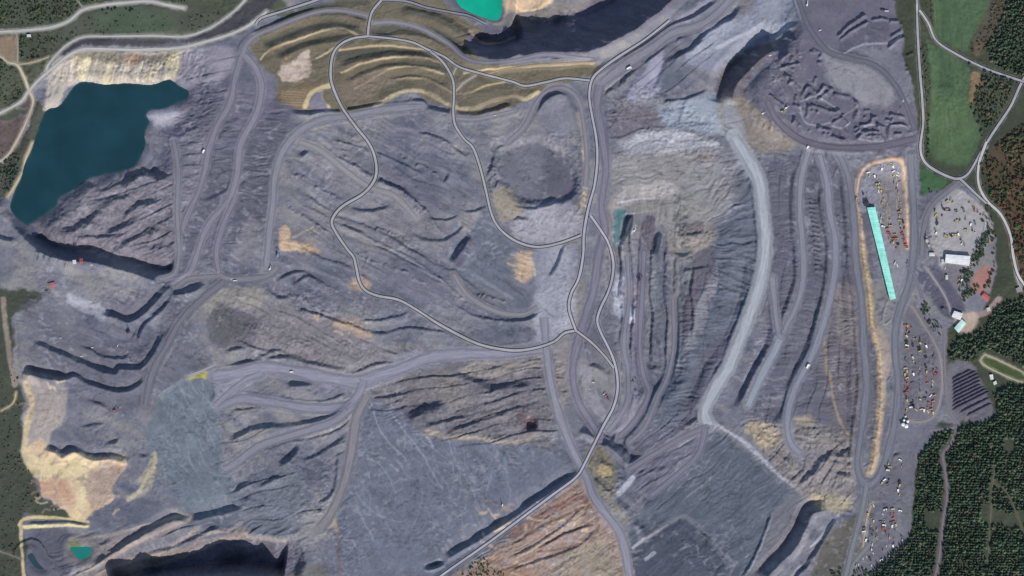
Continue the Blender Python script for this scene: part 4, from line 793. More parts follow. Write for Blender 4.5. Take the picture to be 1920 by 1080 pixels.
for kind, p, w, col in ROADS:
    rcount += 1
    w2 = w/2*(1.0 if kind == 'haul' else 1.05) if kind != 'gravel' else w/2*1.5
    t = np.gradient(p, axis=0); t /= np.hypot(t[:, 0], t[:, 1])[:, None]+1e-9; nrm = np.stack([-t[:, 1], t[:, 0]], 1)
    ln = np.concatenate([[0], np.cumsum(np.hypot(*np.diff(p, axis=0).T))])*M
    jit = 1+0.22*vnoise(ln/90, ln*0+rcount, 3)+.10*vnoise(ln/25, ln*0+rcount, 6) if kind != 'gravel' else 1+.10*vnoise(ln/60, ln*0+rcount, 3)
    q = 9; vs = []; uv = []
    for c in range(q):
        a = -1+2*c/(q-1); x = p[:, 0]+nrm[:, 0]*a*w2*jit; y = p[:, 1]+nrm[:, 1]*a*w2*jit
        z = hs_raw(x, y)+lift[kind]+rcount*0.006
        vs.append(np.stack([(x-960)*M, (540-y)*M, z], 1)); uv.append(np.stack([np.full(len(p), a), ln], 1))
    vs = np.stack(vs, 1).reshape(-1, 3); uv = np.stack(uv, 1).reshape(-1, 2); n = len(p)
    k = np.arange(n*q).reshape(n, q); f = np.stack([k[:-1, :-1], k[:-1, 1:], k[1:, 1:], k[1:, :-1]], -1).reshape(-1, 4)
    a0 = vs[f[0, 0]]; b0 = vs[f[0, 1]]; c0 = vs[f[0, 2]]
    if np.cross(b0-a0, c0-a0)[2] < 0: f = f[:, ::-1]
    o = mesh_np({'haul': 'haul_road', 'lane': 'dirt_lane', 'gravel': 'gravel_road'}[kind], vs, f.ravel(), 4, road_mat(kind, col), uv=uv); set_struct(o)

# ------------------------------------------------------------------ water sheets
for nm, pts, lvl, col in LK:
    m, N, L, B = new_mat("water"); B.inputs["Roughness"].default_value = 0.3; B.inputs["Specular IOR Level"].default_value = 0.3
    at = N.new("ShaderNodeAttribute"); at.attribute_name = "Cover"; tcn = N.new("ShaderNodeTexCoord")
    nz = N.new("ShaderNodeTexNoise"); nz.inputs["Scale"].default_value = 0.008; nz.inputs["Detail"].default_value = 6; L.new(tcn.outputs["Object"], nz.inputs["Vector"])
    mr = N.new("ShaderNodeMapRange"); mr.inputs[1].default_value = .3; mr.inputs[2].default_value = .7; mr.inputs[3].default_value = .8; mr.inputs[4].default_value = 1.2; L.new(nz.outputs[0], mr.inputs[0])
    vs = N.new("ShaderNodeVectorMath"); vs.operation = 'SCALE'; L.new(at.outputs["Color"], vs.inputs[0]); L.new(mr.outputs[0], vs.inputs["Scale"]); L.new(vs.outputs[0], B.inputs["Base Color"])
    sp_ = smooth(pts, 3, True); a = np.roll(sp_, -1, 0)-np.roll(sp_, 1, 0); nn = np.stack([a[:, 1], -a[:, 0]], 1); nn /= np.hypot(*nn.T)[:, None]+1e-9
    area = 0.5*np.sum(sp_[:, 0]*np.roll(sp_[:, 1], -1)-np.roll(sp_[:, 0], -1)*sp_[:, 1])
    if area < 0: nn = -nn
    import bmesh
    bm = bmesh.new(); cl = bm.verts.layers.float_color.new("Cover"); deep = alb(col); shal = deep*.72+alb((96, 128, 122))*.28
    outer = [bm.verts.new((*W(x, y), lvl)) for x, y in sp_+nn*4.0]; wob = 3.0+2.0*vnoise(sp_[:, 0]/9, sp_[:, 1]/9, 4)
    if nm == 'pond': wob = wob*.5
    inner = [bm.verts.new((*W(x, y), lvl)) for x, y in sp_-nn*wob[:, None]]
    for v in outer: v[cl] = (*shal, 1)
    for v in inner: v[cl] = (*deep, 1)
    n = len(outer)
    for k in range(n): bm.faces.new((outer[k], outer[(k+1) % n], inner[(k+1) % n], inner[k]))
    fc = bm.faces.new(inner); bmesh.ops.triangulate(bm, faces=[fc]); bm.normal_update()
    for f in bm.faces:
        if f.normal.z < 0: f.normal_flip()
    me = bpy.data.meshes.new(nm); bm.to_mesh(me); bm.free(); me.materials.append(m)
    o = bpy.data.objects.new(nm, me); COL.objects.link(o); set_struct(o)

# ------------------------------------------------------------------ plain materials
MATS = {}
def pm(name, c, rough=0.6, noise=0.12, scale=0.4, spec=0.3):
    if name in MATS: return MATS[name]
    m, N, L, B = new_mat(name)
    a = alb(c); tcn = N.new("ShaderNodeTexCoord"); nz = N.new("ShaderNodeTexNoise"); nz.inputs["Scale"].default_value = scale; nz.inputs["Detail"].default_value = 5
    L.new(tcn.outputs["Object"], nz.inputs["Vector"])
    mr = N.new("ShaderNodeMapRange"); mr.inputs[1].default_value = .3; mr.inputs[2].default_value = .7; mr.inputs[3].default_value = 1-noise; mr.inputs[4].default_value = 1+noise; L.new(nz.outputs[0], mr.inputs[0])
    vs = N.new("ShaderNodeVectorMath"); vs.operation = 'SCALE'; vs.inputs[0].default_value = tuple(np.clip(a, 0, .86)); L.new(mr.outputs[0], vs.inputs["Scale"])
    L.new(vs.outputs[0], B.inputs["Base Color"]); B.inputs["Roughness"].default_value = rough; B.inputs["Specular IOR Level"].default_value = spec
    MATS[name] = m; return m
class MB:
    def __init__(s): s.v = []; s.f = []; s.c = []
    def add(s, vs, fs): 
        k = len(s.v); s.v += [tuple(p) for p in vs]; s.f += [tuple(i+k for i in f) for f in fs]; return s
    def box(s, x0, x1, y0, y1, z0, z1, tx=0, ty=0):
        return s.add([(x0, y0, z0), (x1, y0, z0), (x1, y1, z0), (x0, y1, z0), (x0+tx, y0+ty, z1), (x1-tx, y0+ty, z1), (x1-tx, y1-ty, z1), (x0+tx, y1-ty, z1)],
                     [(0, 3, 2, 1), (4, 5, 6, 7), (0, 1, 5, 4), (1, 2, 6, 5), (2, 3, 7, 6), (3, 0, 4, 7)])
    def cyl(s, c, r, h, axis='z', n=12, r2=None):
        r2 = r if r2 is None else r2; vs = []
        for e, rr in ((0, r), (1, r2)):
            for k in range(n):
                a = 2*math.pi*k/n; p = (rr*math.cos(a), rr*math.sin(a), h*e)
                if axis == 'y': p = (p[0], p[2]-h/2, p[1])
                vs.append((c[0]+p[0], c[1]+p[1], c[2]+p[2]))
        fs = [(k, (k+1) % n, n+(k+1) % n, n+k) for k in range(n)]+[tuple(range(n-1, -1, -1)), tuple(range(n, 2*n))]
        return s.add(vs, fs)
    def beam(s, a, b, w, h):
        a, b = Vector(a), Vector(b); d = (b-a).normalized(); sd = d.cross(Vector((0, 0, 1)))
        sd = Vector((0, 1, 0)) if sd.length < 1e-3 else sd.normalized(); up = sd.cross(d)
        vs = [p+sd*i*w/2+up*j*h/2 for p in (a, b) for i, j in ((-1, -1), (1, -1), (1, 1), (-1, 1))]
        return s.add(vs, [(0, 1, 2, 3), (7, 6, 5, 4), (0, 4, 5, 1), (1, 5, 6, 2), (2, 6, 7, 3), (3, 7, 4, 0)])
    def build(s, name, mat, parent=None):
        me = bpy.data.meshes.new(name); me.from_pydata(s.v, [], s.f); me.materials.append(mat); me.update()
        bm = bmesh.new(); bm.from_mesh(me); bmesh.ops.recalc_face_normals(bm, faces=bm.faces); bm.to_mesh(me); bm.free()
        o = bpy.data.objects.new(name, me); COL.objects.link(o)
        if parent: o.parent = parent
        return o
def root(name, px, py, rz=0, z=None, sc=1.0):
    o = bpy.data.objects.new(name, None); COL.objects.link(o); x, y = W(px, py)
    o.location = (x, y, (hs(px, py)+0.05) if z is None else z); o.rotation_euler = (0, 0, rz); o.scale = (sc, sc, sc); o.empty_display_size = 3
    return o
def tag(o, label, cat, group=None, kind=None):
    if label: o["label"] = label
    if cat: o["category"] = cat
    if group: o["group"] = group
    if kind: o["kind"] = kind
    return o
def kids(o): return [c for c in bpy.data.objects if c.parent == o]
KID = {}
def copy_tree(o, kl=None, parent=None):
    c = o.copy(); COL.objects.link(c); c.parent = parent
    for ch in KID.setdefault(o.name, kids(o)): copy_tree(ch, None, c)
    return c

# ------------------------------------------------------------------ buildings
def local(px, py, cx, cy): x, y = W(px, py); a, b = W(cx, cy); return x-a, y-b
def seam_roof(name, c, rough):
    m, N, L, B = new_mat(name); tcn = N.new("ShaderNodeTexCoord"); sp = N.new("ShaderNodeSeparateXYZ"); L.new(tcn.outputs["Object"], sp.inputs[0])
    w = N.new("ShaderNodeMath"); w.operation = 'MULTIPLY'; w.inputs[1].default_value = 1/9.0; L.new(sp.outputs[1], w.inputs[0]); fr = N.new("ShaderNodeMath"); fr.operation = 'FRACT'; L.new(w.outputs[0], fr.inputs[0])
    lt = N.new("ShaderNodeMath"); lt.operation = 'GREATER_THAN'; lt.inputs[1].default_value = .13; L.new(fr.outputs[0], lt.inputs[0])
    m1 = N.new("ShaderNodeMapRange"); m1.inputs[3].default_value = .80; m1.inputs[4].default_value = 1.0; L.new(lt.outputs[0], m1.inputs[0])
    fl = N.new("ShaderNodeMath"); fl.operation = 'FLOOR'; L.new(w.outputs[0], fl.inputs[0]); wn = N.new("ShaderNodeTexWhiteNoise"); wn.noise_dimensions = '1D'; L.new(fl.outputs[0], wn.inputs["W"])
    m2 = N.new("ShaderNodeMapRange"); m2.inputs[3].default_value = .88; m2.inputs[4].default_value = 1.06; L.new(wn.outputs[0], m2.inputs[0])
    nz = N.new("ShaderNodeTexNoise"); nz.inputs["Scale"].default_value = .07; nz.inputs["Detail"].default_value = 7; L.new(tcn.outputs["Object"], nz.inputs["Vector"])
    m3 = N.new("ShaderNodeMapRange"); m3.inputs[1].default_value = .35; m3.inputs[2].default_value = .6; m3.inputs[3].default_value = .84; m3.inputs[4].default_value = 1.02; L.new(nz.outputs[0], m3.inputs[0])
    a = N.new("ShaderNodeMath"); a.operation = 'MULTIPLY'; L.new(m1.outputs[0], a.inputs[0]); L.new(m2.outputs[0], a.inputs[1]); b = N.new("ShaderNodeMath"); b.operation = 'MULTIPLY'; L.new(a.outputs[0], b.inputs[0]); L.new(m3.outputs[0], b.inputs[1])
    vs = N.new("ShaderNodeVectorMath"); vs.operation = 'SCALE'; vs.inputs[0].default_value = tuple(np.clip(alb(c), 0, .88)); L.new(b.outputs[0], vs.inputs["Scale"]); L.new(vs.outputs[0], B.inputs["Base Color"]); B.inputs["Roughness"].default_value = rough; B.inputs["Specular IOR Level"].default_value = .3
    return m
def building(name, corners, eave, ridge_h, roofc, wallc, label, cat, ridge_long=True, doors=2, windows=4, roofrough=0.5, over=0.6, skylights=0, group=None):
    cs = [tuple(p) for p in P(corners)]; cx = sum(p[0] for p in cs)/4; cy = sum(p[1] for p in cs)/4
    z0 = min(hs(*p) for p in cs)-0.4; zt = max(hs(*p) for p in cs); r = root(name, cx, cy, 0, z0); ev = eave+zt-z0
    q = [Vector((*local(*p, cx, cy), 0)) for p in cs]          # order: around; edges 0-1 and 2-3 are the short gable ends
    up = Vector((0, 0, 1)); mA = (q[0]+q[1])/2; mB = (q[2]+q[3])/2
    wm = pm("wall_%s" % (wallc,), wallc, .8); rm = seam_roof("roof_sheet", roofc, roofrough)
    b = MB(); b.add([*q, *[p+up*ev for p in q], mA+up*(ev+ridge_h), mB+up*(ev+ridge_h)],
                    [(0, 1, 5, 4), (1, 2, 6, 5), (2, 3, 7, 6), (3, 0, 4, 7), (4, 5, 8), (6, 7, 9), (0, 3, 2, 1)]); b.build("wall", wm, r)
    ax = (mB-mA).normalized(); ro = MB()
    for (a0, a1) in ((q[0], q[3]), (q[1], q[2])):
        sd = (a0-mA).normalized(); drop = ridge_h/((a0-mA).length+1e-6)*over
        e0 = a0+sd*over-ax*over+up*(ev-drop+.15); e1 = a1+sd*over+ax*over+up*(ev-drop+.15); t0 = mA-ax*over+up*(ev+ridge_h+.15); t1 = mB+ax*over+up*(ev+ridge_h+.15)
        th = up*0.35; ro.add([e0, e1, t1, t0, e0+th, e1+th, t1+th, t0+th], [(0, 1, 2, 3), (7, 6, 5, 4), (0, 4, 5, 1), (1, 5, 6, 2), (2, 6, 7, 3), (3, 7, 4, 0)])
    roof = ro.build("roof", rm, r)
    if skylights:
        sk = pm("skylight", (120, 150, 160), .3)
        for k in range(skylights):
            t = (k+.5)/skylights
            m0 = mA+(mB-mA)*t; e = q[1]+(q[2]-q[1])*t; p0 = m0+(e-m0)*.25+up*(ev+ridge_h*.75+.56); p1 = m0+(e-m0)*.7+up*(ev+ridge_h*.3+.56)
            s = MB(); s.add([p0-ax*.6, p0+ax*.6, p1+ax*.6, p1-ax*.6, p0-ax*.6+up*.1, p0+ax*.6+up*.1, p1+ax*.6+up*.1, p1-ax*.6+up*.1], [(0, 1, 2, 3), (7, 6, 5, 4), (0, 4, 5, 1), (1, 5, 6, 2), (2, 6, 7, 3), (3, 7, 4, 0)]); s.build("skylight", sk, roof)
    dm = pm("door_grey", (90, 96, 104), .5); gl = pm("window_glass", (60, 76, 92), .2, .05, 1, .5); L3 = q[3]-q[0]
    def panel(a, b_, t, w, h, zb, nm, mt):
        d = (b_-a); n = Vector((d.y, -d.x, 0)).normalized(); c = a+d*t; dd = d.normalized()
        if n.dot(c) < 0: n = -n
        s = MB(); o = [c-dd*w/2+up*zb, c+dd*w/2+up*zb, c+dd*w/2+up*(zb+h), c-dd*w/2+up*(zb+h)]
        s.add([*[p+n*.02 for p in o], *[p+n*.14 for p in o]], [(0, 3, 2, 1), (4, 5, 6, 7), (0, 1, 5, 4), (1, 2, 6, 5), (2, 3, 7, 6), (3, 0, 4, 7)]); s.build(nm, mt, r)
    hh = min(eave*.7, 6); off = zt-z0
    for k in range(doors): panel(q[2], q[3], (k+.5)/doors, min(5, (q[2]-q[3]).length/doors*.6), hh*.9, off+.05, "door", dm)
    for k in range(windows):
        panel(q[1], q[2], (k+.5)/windows, min(3, L3.length/windows*.5), min(1.6, eave*.3), off+eave*.5, "window", gl)
        panel(q[3], q[0], (k+.5)/windows, min(3, L3.length/windows*.5), min(1.6, eave*.3), off+eave*.5, "window", gl)
    tag(r, label, cat, group); return r
building("storage_shed", "1625.5,389.5 1640.5,388.5 1679,559.5 1668.5,562.5", 10, 2.2, (160, 242, 232), (92, 150, 146), "very long narrow shed with turquoise roof beside the orange bund", "shed", doors=2, windows=24)
building("warehouse", "1773,477 1771.5,492.5 1816.5,498 1818,480.5", 13, 1.0, (238, 240, 246), (176, 178, 186), "white flat-roofed warehouse south of the pale machinery yard", "warehouse", doors=2, windows=6, skylights=0)
building("house", "1839,556 1845,549 1856,557 1850,566", 5.5, 2.6, (196, 108, 106), (210, 204, 196), "house with red pitched roof among trees beside the forest", "house", doors=1, windows=4)
building("workshop", "1789,583 1784,593.5 1800,600 1805,588", 8, 1.4, (232, 236, 240), (190, 190, 194), "white-roofed workshop at the tip of the black coal yard", "workshop", doors=2, windows=4)
building("workshop", "1803,599 1811,606.5 1797,624 1789,615", 8, 1.4, (206, 240, 236), (190, 194, 196), "pale mint-roofed workshop below the white-roofed workshop", "workshop", doors=2, windows=4)
building("hut", "1855,703 1861,702 1862.5,711 1857,712", 4, 1.4, (226, 228, 228), (200, 200, 196), "small white-roofed hut in the clearing south of the fenced strip", "hut", doors=1, windows=2)
building("hut", "1862,717 1867,714 1869,719 1864,722", 3.5, 1.2, (220, 222, 222), (200, 200, 196), "tiny pale hut behind the white-roofed hut in the clearing", "hut", doors=1, windows=2)
building("house", "1849,578 1855,576 1857,582 1851,584", 4.5, 1.6, (206, 204, 206), (206, 200, 196), "small pale-roofed house just below the red-roofed house", "house", doors=1, windows=2)
building("barn", "1904,541 1911,538 1914,546 1907,549", 4.5, 1.6, (150, 150, 156), (186, 180, 176), "grey-roofed barn near the end of the pale eastern road", "barn", doors=1, windows=2)
building("hut", "50,65 57,64.5 58,69 51,69.5", 3.5, 1.2, (214, 222, 222), (196, 196, 192), "lone pale-roofed hut in the north-west scrub below the wide road", "hut", doors=1, windows=2)
building("office", "1742,474 1742,480 1752,480 1752,474", 5, .8, (214, 214, 222), (180, 180, 186), "small white-roofed office beside the crusher plant", "office", doors=1, windows=3)
building("office", "1765,486 1765,494 1770,494.5 1770,486.5", 5, .8, (190, 200, 212), (180, 180, 186), "narrow pale office against the west wall of the warehouse", "office", doors=1, windows=3)
building("shed", "1773,516 1773,524 1777,524 1777,516", 4.5, .8, (210, 206, 200), (170, 170, 176), "small white shed on the yard south of the warehouse", "shed", doors=1, windows=1)
building("shed", "1620,377 1620,386 1628,386 1628,377", 8, 1, (58, 62, 76), (70, 76, 88), "dark loading shed at the north end of the turquoise shed", "shed", doors=1, windows=2)
building("shed", "90,532 93,541 106,537 102,529", 5, 1, (168, 120, 122), (150, 130, 130), "rust-red roofed shed on the coal ground south of the lake", "shed", doors=1, windows=2)
building("shed", "1765,580 1770,577 1775,583 1770,587", 5, .8, (96, 98, 110), (90, 92, 100), "dark grey shed beside the white-roofed workshop", "shed", doors=1, windows=1)
# pump station at the drain channel
r = root("pump_station", 149, 490, .12); wmt = pm("pale_steel", (190, 190, 196), .5); rd = pm("red_steel", (200, 92, 84), .5); dkm = pm("dark_steel", (58, 60, 68), .5)
MB().box(-22, -10, -8, 6, 0, 7).build("pump_house", wmt, r); MB().box(-22.6, -9.4, -8.6, 6.6, 7.02, 7.6).build("roof", pm("pale_roof", (206, 206, 214)), r)
for yy in (-10, -2, 6): MB().box(6, 8, yy, yy+1.2, 0, 9).box(12, 14, yy, yy+1.2, 0, 9).build("support", rd, r)
MB().box(5, 8, -12, 10, 9, 10.4).build("girder", rd, r); MB().box(12, 15, -12, 10, 9, 10.4).build("girder", rd, r); MB().box(-9.4, 5, -2, 0, 4, 5.4).build("pipe", dkm, r)
tag(r, "pale pump house with a red steel gantry on the lake's south bank", "pump station")
# white silos
sil = None
for k, (px, py, rr, h) in enumerate([(1693, 796, 6.5, 14), (1699, 799, 7, 16), (1702, 790, 5, 10), (1695, 788, 4, 9), (1698, 781, 3.2, 7)]):
    r = root("storage_tank", px, py); wt = pm("white_tank", (232, 234, 240), .45, .06)
    MB().cyl((0, 0, 0), rr, h, n=24).build("shell", wt, r); MB().cyl((0, 0, h+.02), rr*1.03, rr*.35, n=24, r2=rr*.12).build("lid", wt, r)
    MB().beam((rr+.6, 0, 0), (rr+.6, 0, h+1), .8, .3).build("ladder", dkm, r)
    tag(r, ["second largest white tank, west side of the tank cluster", "largest and southernmost white tank of the cluster below the vehicle yard", "mid-sized white tank on the east side of the cluster", "small white tank north of the large western tank", "smallest white tank at the north tip of the cluster"][k], "tank", "white tanks below the central machinery yard")
# crusher plant
r = root("crusher_plant", 1738, 452, .1); gy = pm("grey_steel", (146, 146, 158), .5); cr = pm("cream_steel", (186, 182, 176), .5)
MB().box(-6, 4, -6, 6, 0, 12).build("hopper", cr, r); MB().box(-4, 3, 12, 20, 0, 8).build("screen_house", gy, r); MB().box(4, 10, -22, -14, 0, 6).build("control_room", cr, r)
MB().beam((0, 6, 10), (-1, 32, 5), 2, 1.4).build("conveyor", gy, r); MB().beam((4, 0, 9), (22, 10, 4), 2, 1.4).build("conveyor", gy, r); MB().beam((0, -6, 10), (6, -30, 3), 2, 1.4).build("conveyor", gy, r)
for k in range(5): MB().beam((-6+k*3, -9, 0), (-6+k*3, -9, 7+k % 3), .7, .7).build("post", dkm, r)
tag(r, "grey crusher plant with three conveyors west of the pale yard", "crusher")
# windrows of coal
coal = pm("coal", (84, 82, 98), .95, .3, .15, 0)
for k in range(11):
    y0 = 712+k*7.2; x0 = 1784+(k > 8)*(k-8)*14; x1 = [1822, 1832, 1836, 1838, 1840, 1840, 1846, 1852, 1857, 1857, 1860][k]
    if k > 8: y0 -= (k-8)*2
    y1 = y0-(x1-x0)*0.50; n = 26; mb = MB(); vs = []; cx, cy = (x0+x1)/2, (y0+y1)/2; z0 = hs(cx, cy); dx, dy = (x1-x0), -(y1-y0); Ld = math.hypot(dx, dy); nx, ny = -dy/Ld, dx/Ld
    for i in range(n+1):
        t = i/n; px, py = x0+(x1-x0)*t, y0+(y1-y0)*t; lx, ly = local(px, py, cx, cy); e = min(1, 8*min(t, 1-t)+.05); w = (5.0+random.random()*1.2)*e+.3; hh = (5.2+random.random()*1.6)*e
        for a, h in ((-1, 0), (-.35, .9), (.1, 1), (.45, .85), (1, 0)):
            qx, qy = lx+nx*a*w, ly+ny*a*w; vs.append((qx, qy, hs(px, py)-z0-0.3+h*hh))
    fs = [(i*5+j, i*5+j+1, i*5+j+6, i*5+j+5) for i in range(n) for j in range(4)]; mb.add(vs, fs)
    o = mb.build("coal_windrow", coal); x, y = W(cx, cy); o.location = (x, y, z0)
    od = ["first", "second", "third", "fourth", "fifth", "sixth", "seventh", "eighth", "ninth", "tenth", "eleventh"][k]
    tag(o, "long black coal ridge by the forest, %s from the top of the ribbed heap" % od, "coal ridge", "parallel coal ridges by the forest edge")

# ------------------------------------------------------------------ machines
YEL = (192, 178, 132); WHT = (232, 232, 236); RED = (168, 102, 96); ORA = (186, 148, 116); BLU = (120, 150, 190); GRY = (120, 122, 134); DRK = (70, 66, 70); CRM = (206, 190, 160)
CN = {YEL: "yellow", WHT: "white", RED: "red", ORA: "orange", BLU: "pale blue", GRY: "grey", DRK: "dark", CRM: "cream"}
rub = pm("rubber", (44, 44, 50), .9); glass = pm("cab_glass", (52, 62, 76), .15, .05, 1, .5)
def mk(kind, c):
    pt = pm("paint_%s" % CN[c].replace(' ', '_'), c, .45, .10); r = bpy.data.objects.new(kind, None); COL.objects.link(r)
    def wheels(xs, y, rr, w, nm="wheel"):
        for x in xs:
            for s in (-1, 1): MB().cyl((x, s*y, rr), rr, w, 'y', 14).build(nm, rub, r)
    if kind == "haul_truck":
        MB().box(-5.5, 5.2, -1.6, 1.6, 1.2, 2.2).build("chassis", dkm, r); wheels((-3.2, 3.2), 2.3, 1.4, 1.1)
        b = MB(); b.add([(-6, -2.6, 2.6), (1.6, -2.6, 2.3), (1.6, 2.6, 2.3), (-6, 2.6, 2.6), (-6.4, -3, 4.6), (2.2, -3, 5), (2.2, 3, 5), (-6.4, 3, 4.6), (2.2, -3, 5.2), (5.4, -2.8, 5.4), (5.4, 2.8, 5.4), (2.2, 3, 5.2), (-5.6, -2.5, 3.1), (1.8, -2.5, 2.9), (1.8, 2.5, 2.9), (-5.6, 2.5, 3.1)],
              [(0, 3, 2, 1), (0, 1, 5, 4), (3, 7, 6, 2), (0, 4, 7, 3), (8, 9, 10, 11), (12, 13, 14, 15), (4, 5, 13, 12), (6, 7, 15, 14), (7, 4, 12, 15), (5, 6, 14, 13)]); b.build("dump_bed", pt, r)
        MB().box(2.6, 4.8, -.2, 2.2, 2.25, 4.9, .15, .1).build("cab", pt, r); MB().box(4.85, 5.6, -2, 2, 1.3, 3.2).build("grille", dkm, r)
    elif kind == "excavator":
        for s in (-1, 1): MB().box(-3, 3, s*1.9-.5, s*1.9+.5, 0, 1.3, .4, 0).build("track", rub, r)
        MB().box(-3.6, 2.2, -2, 2, 1.5, 3.4, .2, .2).build("body", pt, r); MB().box(.6, 2.4, .7, 2.1, 3.42, 4.7, .1, .1).build("cab", glass, r)
        MB().beam((1.5, -.4, 3), (6, -.4, 6.6), .8, 1).build("boom", pt, r); MB().beam((6, -.4, 6.6), (9, -.4, 2.4), .7, .8).build("arm", pt, r); MB().box(8.2, 9.8, -1.3, .5, .8, 2.5, .2, .1).build("bucket", dkm, r)
    elif kind == "wheel_loader":
        wheels((-2.4, 2.4), 1.6, 1.1, .9); MB().box(-4.4, 0, -1.4, 1.4, 1.2, 3, .3, .1).build("engine_cover", pt, r); MB().box(-.2, 1.6, -1.2, 1.2, 1.6, 4.2, .2, .15).build("cab", glass, r)
        MB().beam((1.2, -.9, 2.2), (4.6, -.9, 1.2), .3, .5).beam((1.2, .9, 2.2), (4.6, .9, 1.2), .3, .5).build("lift_arm", pt, r); MB().box(4.4, 6.2, -2, 2, .3, 2, .3, 0).build("bucket", pt, r)
    elif kind == "bulldozer":
        for s in (-1, 1): MB().box(-3, 3, s*1.7-.4, s*1.7+.4, 0, 1.5, .5, 0).build("track", rub, r)
        MB().box(-2.8, 2.6, -1.2, 1.2, 1, 2.8, .2, .1).build("body", pt, r); MB().box(-1.8, .4, -1, 1, 2.82, 4.3, .15, .15).build("cab", glass, r); MB().box(3.6, 4.2, -2.6, 2.6, .2, 2.1).build("blade", pt, r)
    elif kind == "pickup_truck":
        wheels((-1.7, 1.7), .9, .45, .3); MB().box(-2.8, 2.8, -1, 1, .4, 1.15, .1, .05).build("body", pt, r); MB().box(-.6, 1.4, -.9, .9, 1.17, 1.95, .3, .12).build("cab", glass, r); MB().box(-.4, 1.1, -.75, .75, 1.96, 2.02).build("cab_roof", pt, r)
    elif kind == "lorry":
        wheels((-5, -3.6, 1.2, 5), 1.1, .55, .5); MB().box(-6.4, 3.2, -1.3, 1.3, 1.1, 3.9).build("cargo_box", pt, r); MB().box(3.5, 6, -1.25, 1.25, .8, 3.2, .15, .1).build("cab", pt, r); MB().box(-6.2, 5.8, -.6, .6, .7, 1.05).build("chassis", dkm, r)
    elif kind == "container":
        b = MB().box(-6, 6, -1.6, 1.6, .1, 3); b.build("shell", pt, r)
        for s in (-1, 1): MB().box(6.01, 6.1, s*.8-.7, s*.8+.7, .25, 2.85).build("door", pt, r)
    elif kind == "drill_rig":
        for s in (-1, 1): MB().box(-3.4, 3.4, s*1.8-.5, s*1.8+.5, 0, 1.3, .4, 0).build("track", rub, r)
        MB().box(-4, 3, -2, 2, 1.4, 3.6, .1, .1).build("body", pt, r); MB().box(1, 3, .6, 2, 3.62, 5, .1, .1).build("cab", glass, r)
        MB().beam((3.6, 0, 1), (3.6, 0, 15), 1, 1).build("mast", pt, r); MB().beam((-2, 0, 3.6), (3.3, 0, 11), .4, .4).build("brace", dkm, r)
    elif kind == "conveyor_section":
        MB().beam((-9, 0, 1.4), (9, 0, 1.8), 1.4, .5).build("belt_frame", pt, r)
        for x in (-7.5, -2.5, 2.5, 7.5): MB().box(x-.2, x+.2, -.9, .9, 0, 1.3).build("leg", dkm, r)
    return r
PROTO = {}; PLACED = []
def place(kind, c, px, py, ang, yard, sc=1.35):
    key = (kind, c)
    if key not in PROTO: PROTO[key] = mk(kind, c); o = PROTO[key]
    else: o = copy_tree(PROTO[key])
    x, y = W(px, py); o.location = (x, y, hs(px, py)+.06); o.rotation_euler = (0, 0, ang); s = sc*(.95+.1*random.random()); o.scale = (s, s, s)
    PLACED.append((o, kind, c, px, py, yard)); return o
K = {'h': "haul_truck", 'e': "excavator", 'w': "wheel_loader", 'b': "bulldozer", 'p': "pickup_truck", 'l': "lorry", 'c': "container", 'd': "drill_rig", 'v': "conveyor_section"}
CC = {'Y': YEL, 'W': WHT, 'R': RED, 'O': ORA, 'B': BLU, 'G': GRY, 'D': DRK, 'C': CRM}
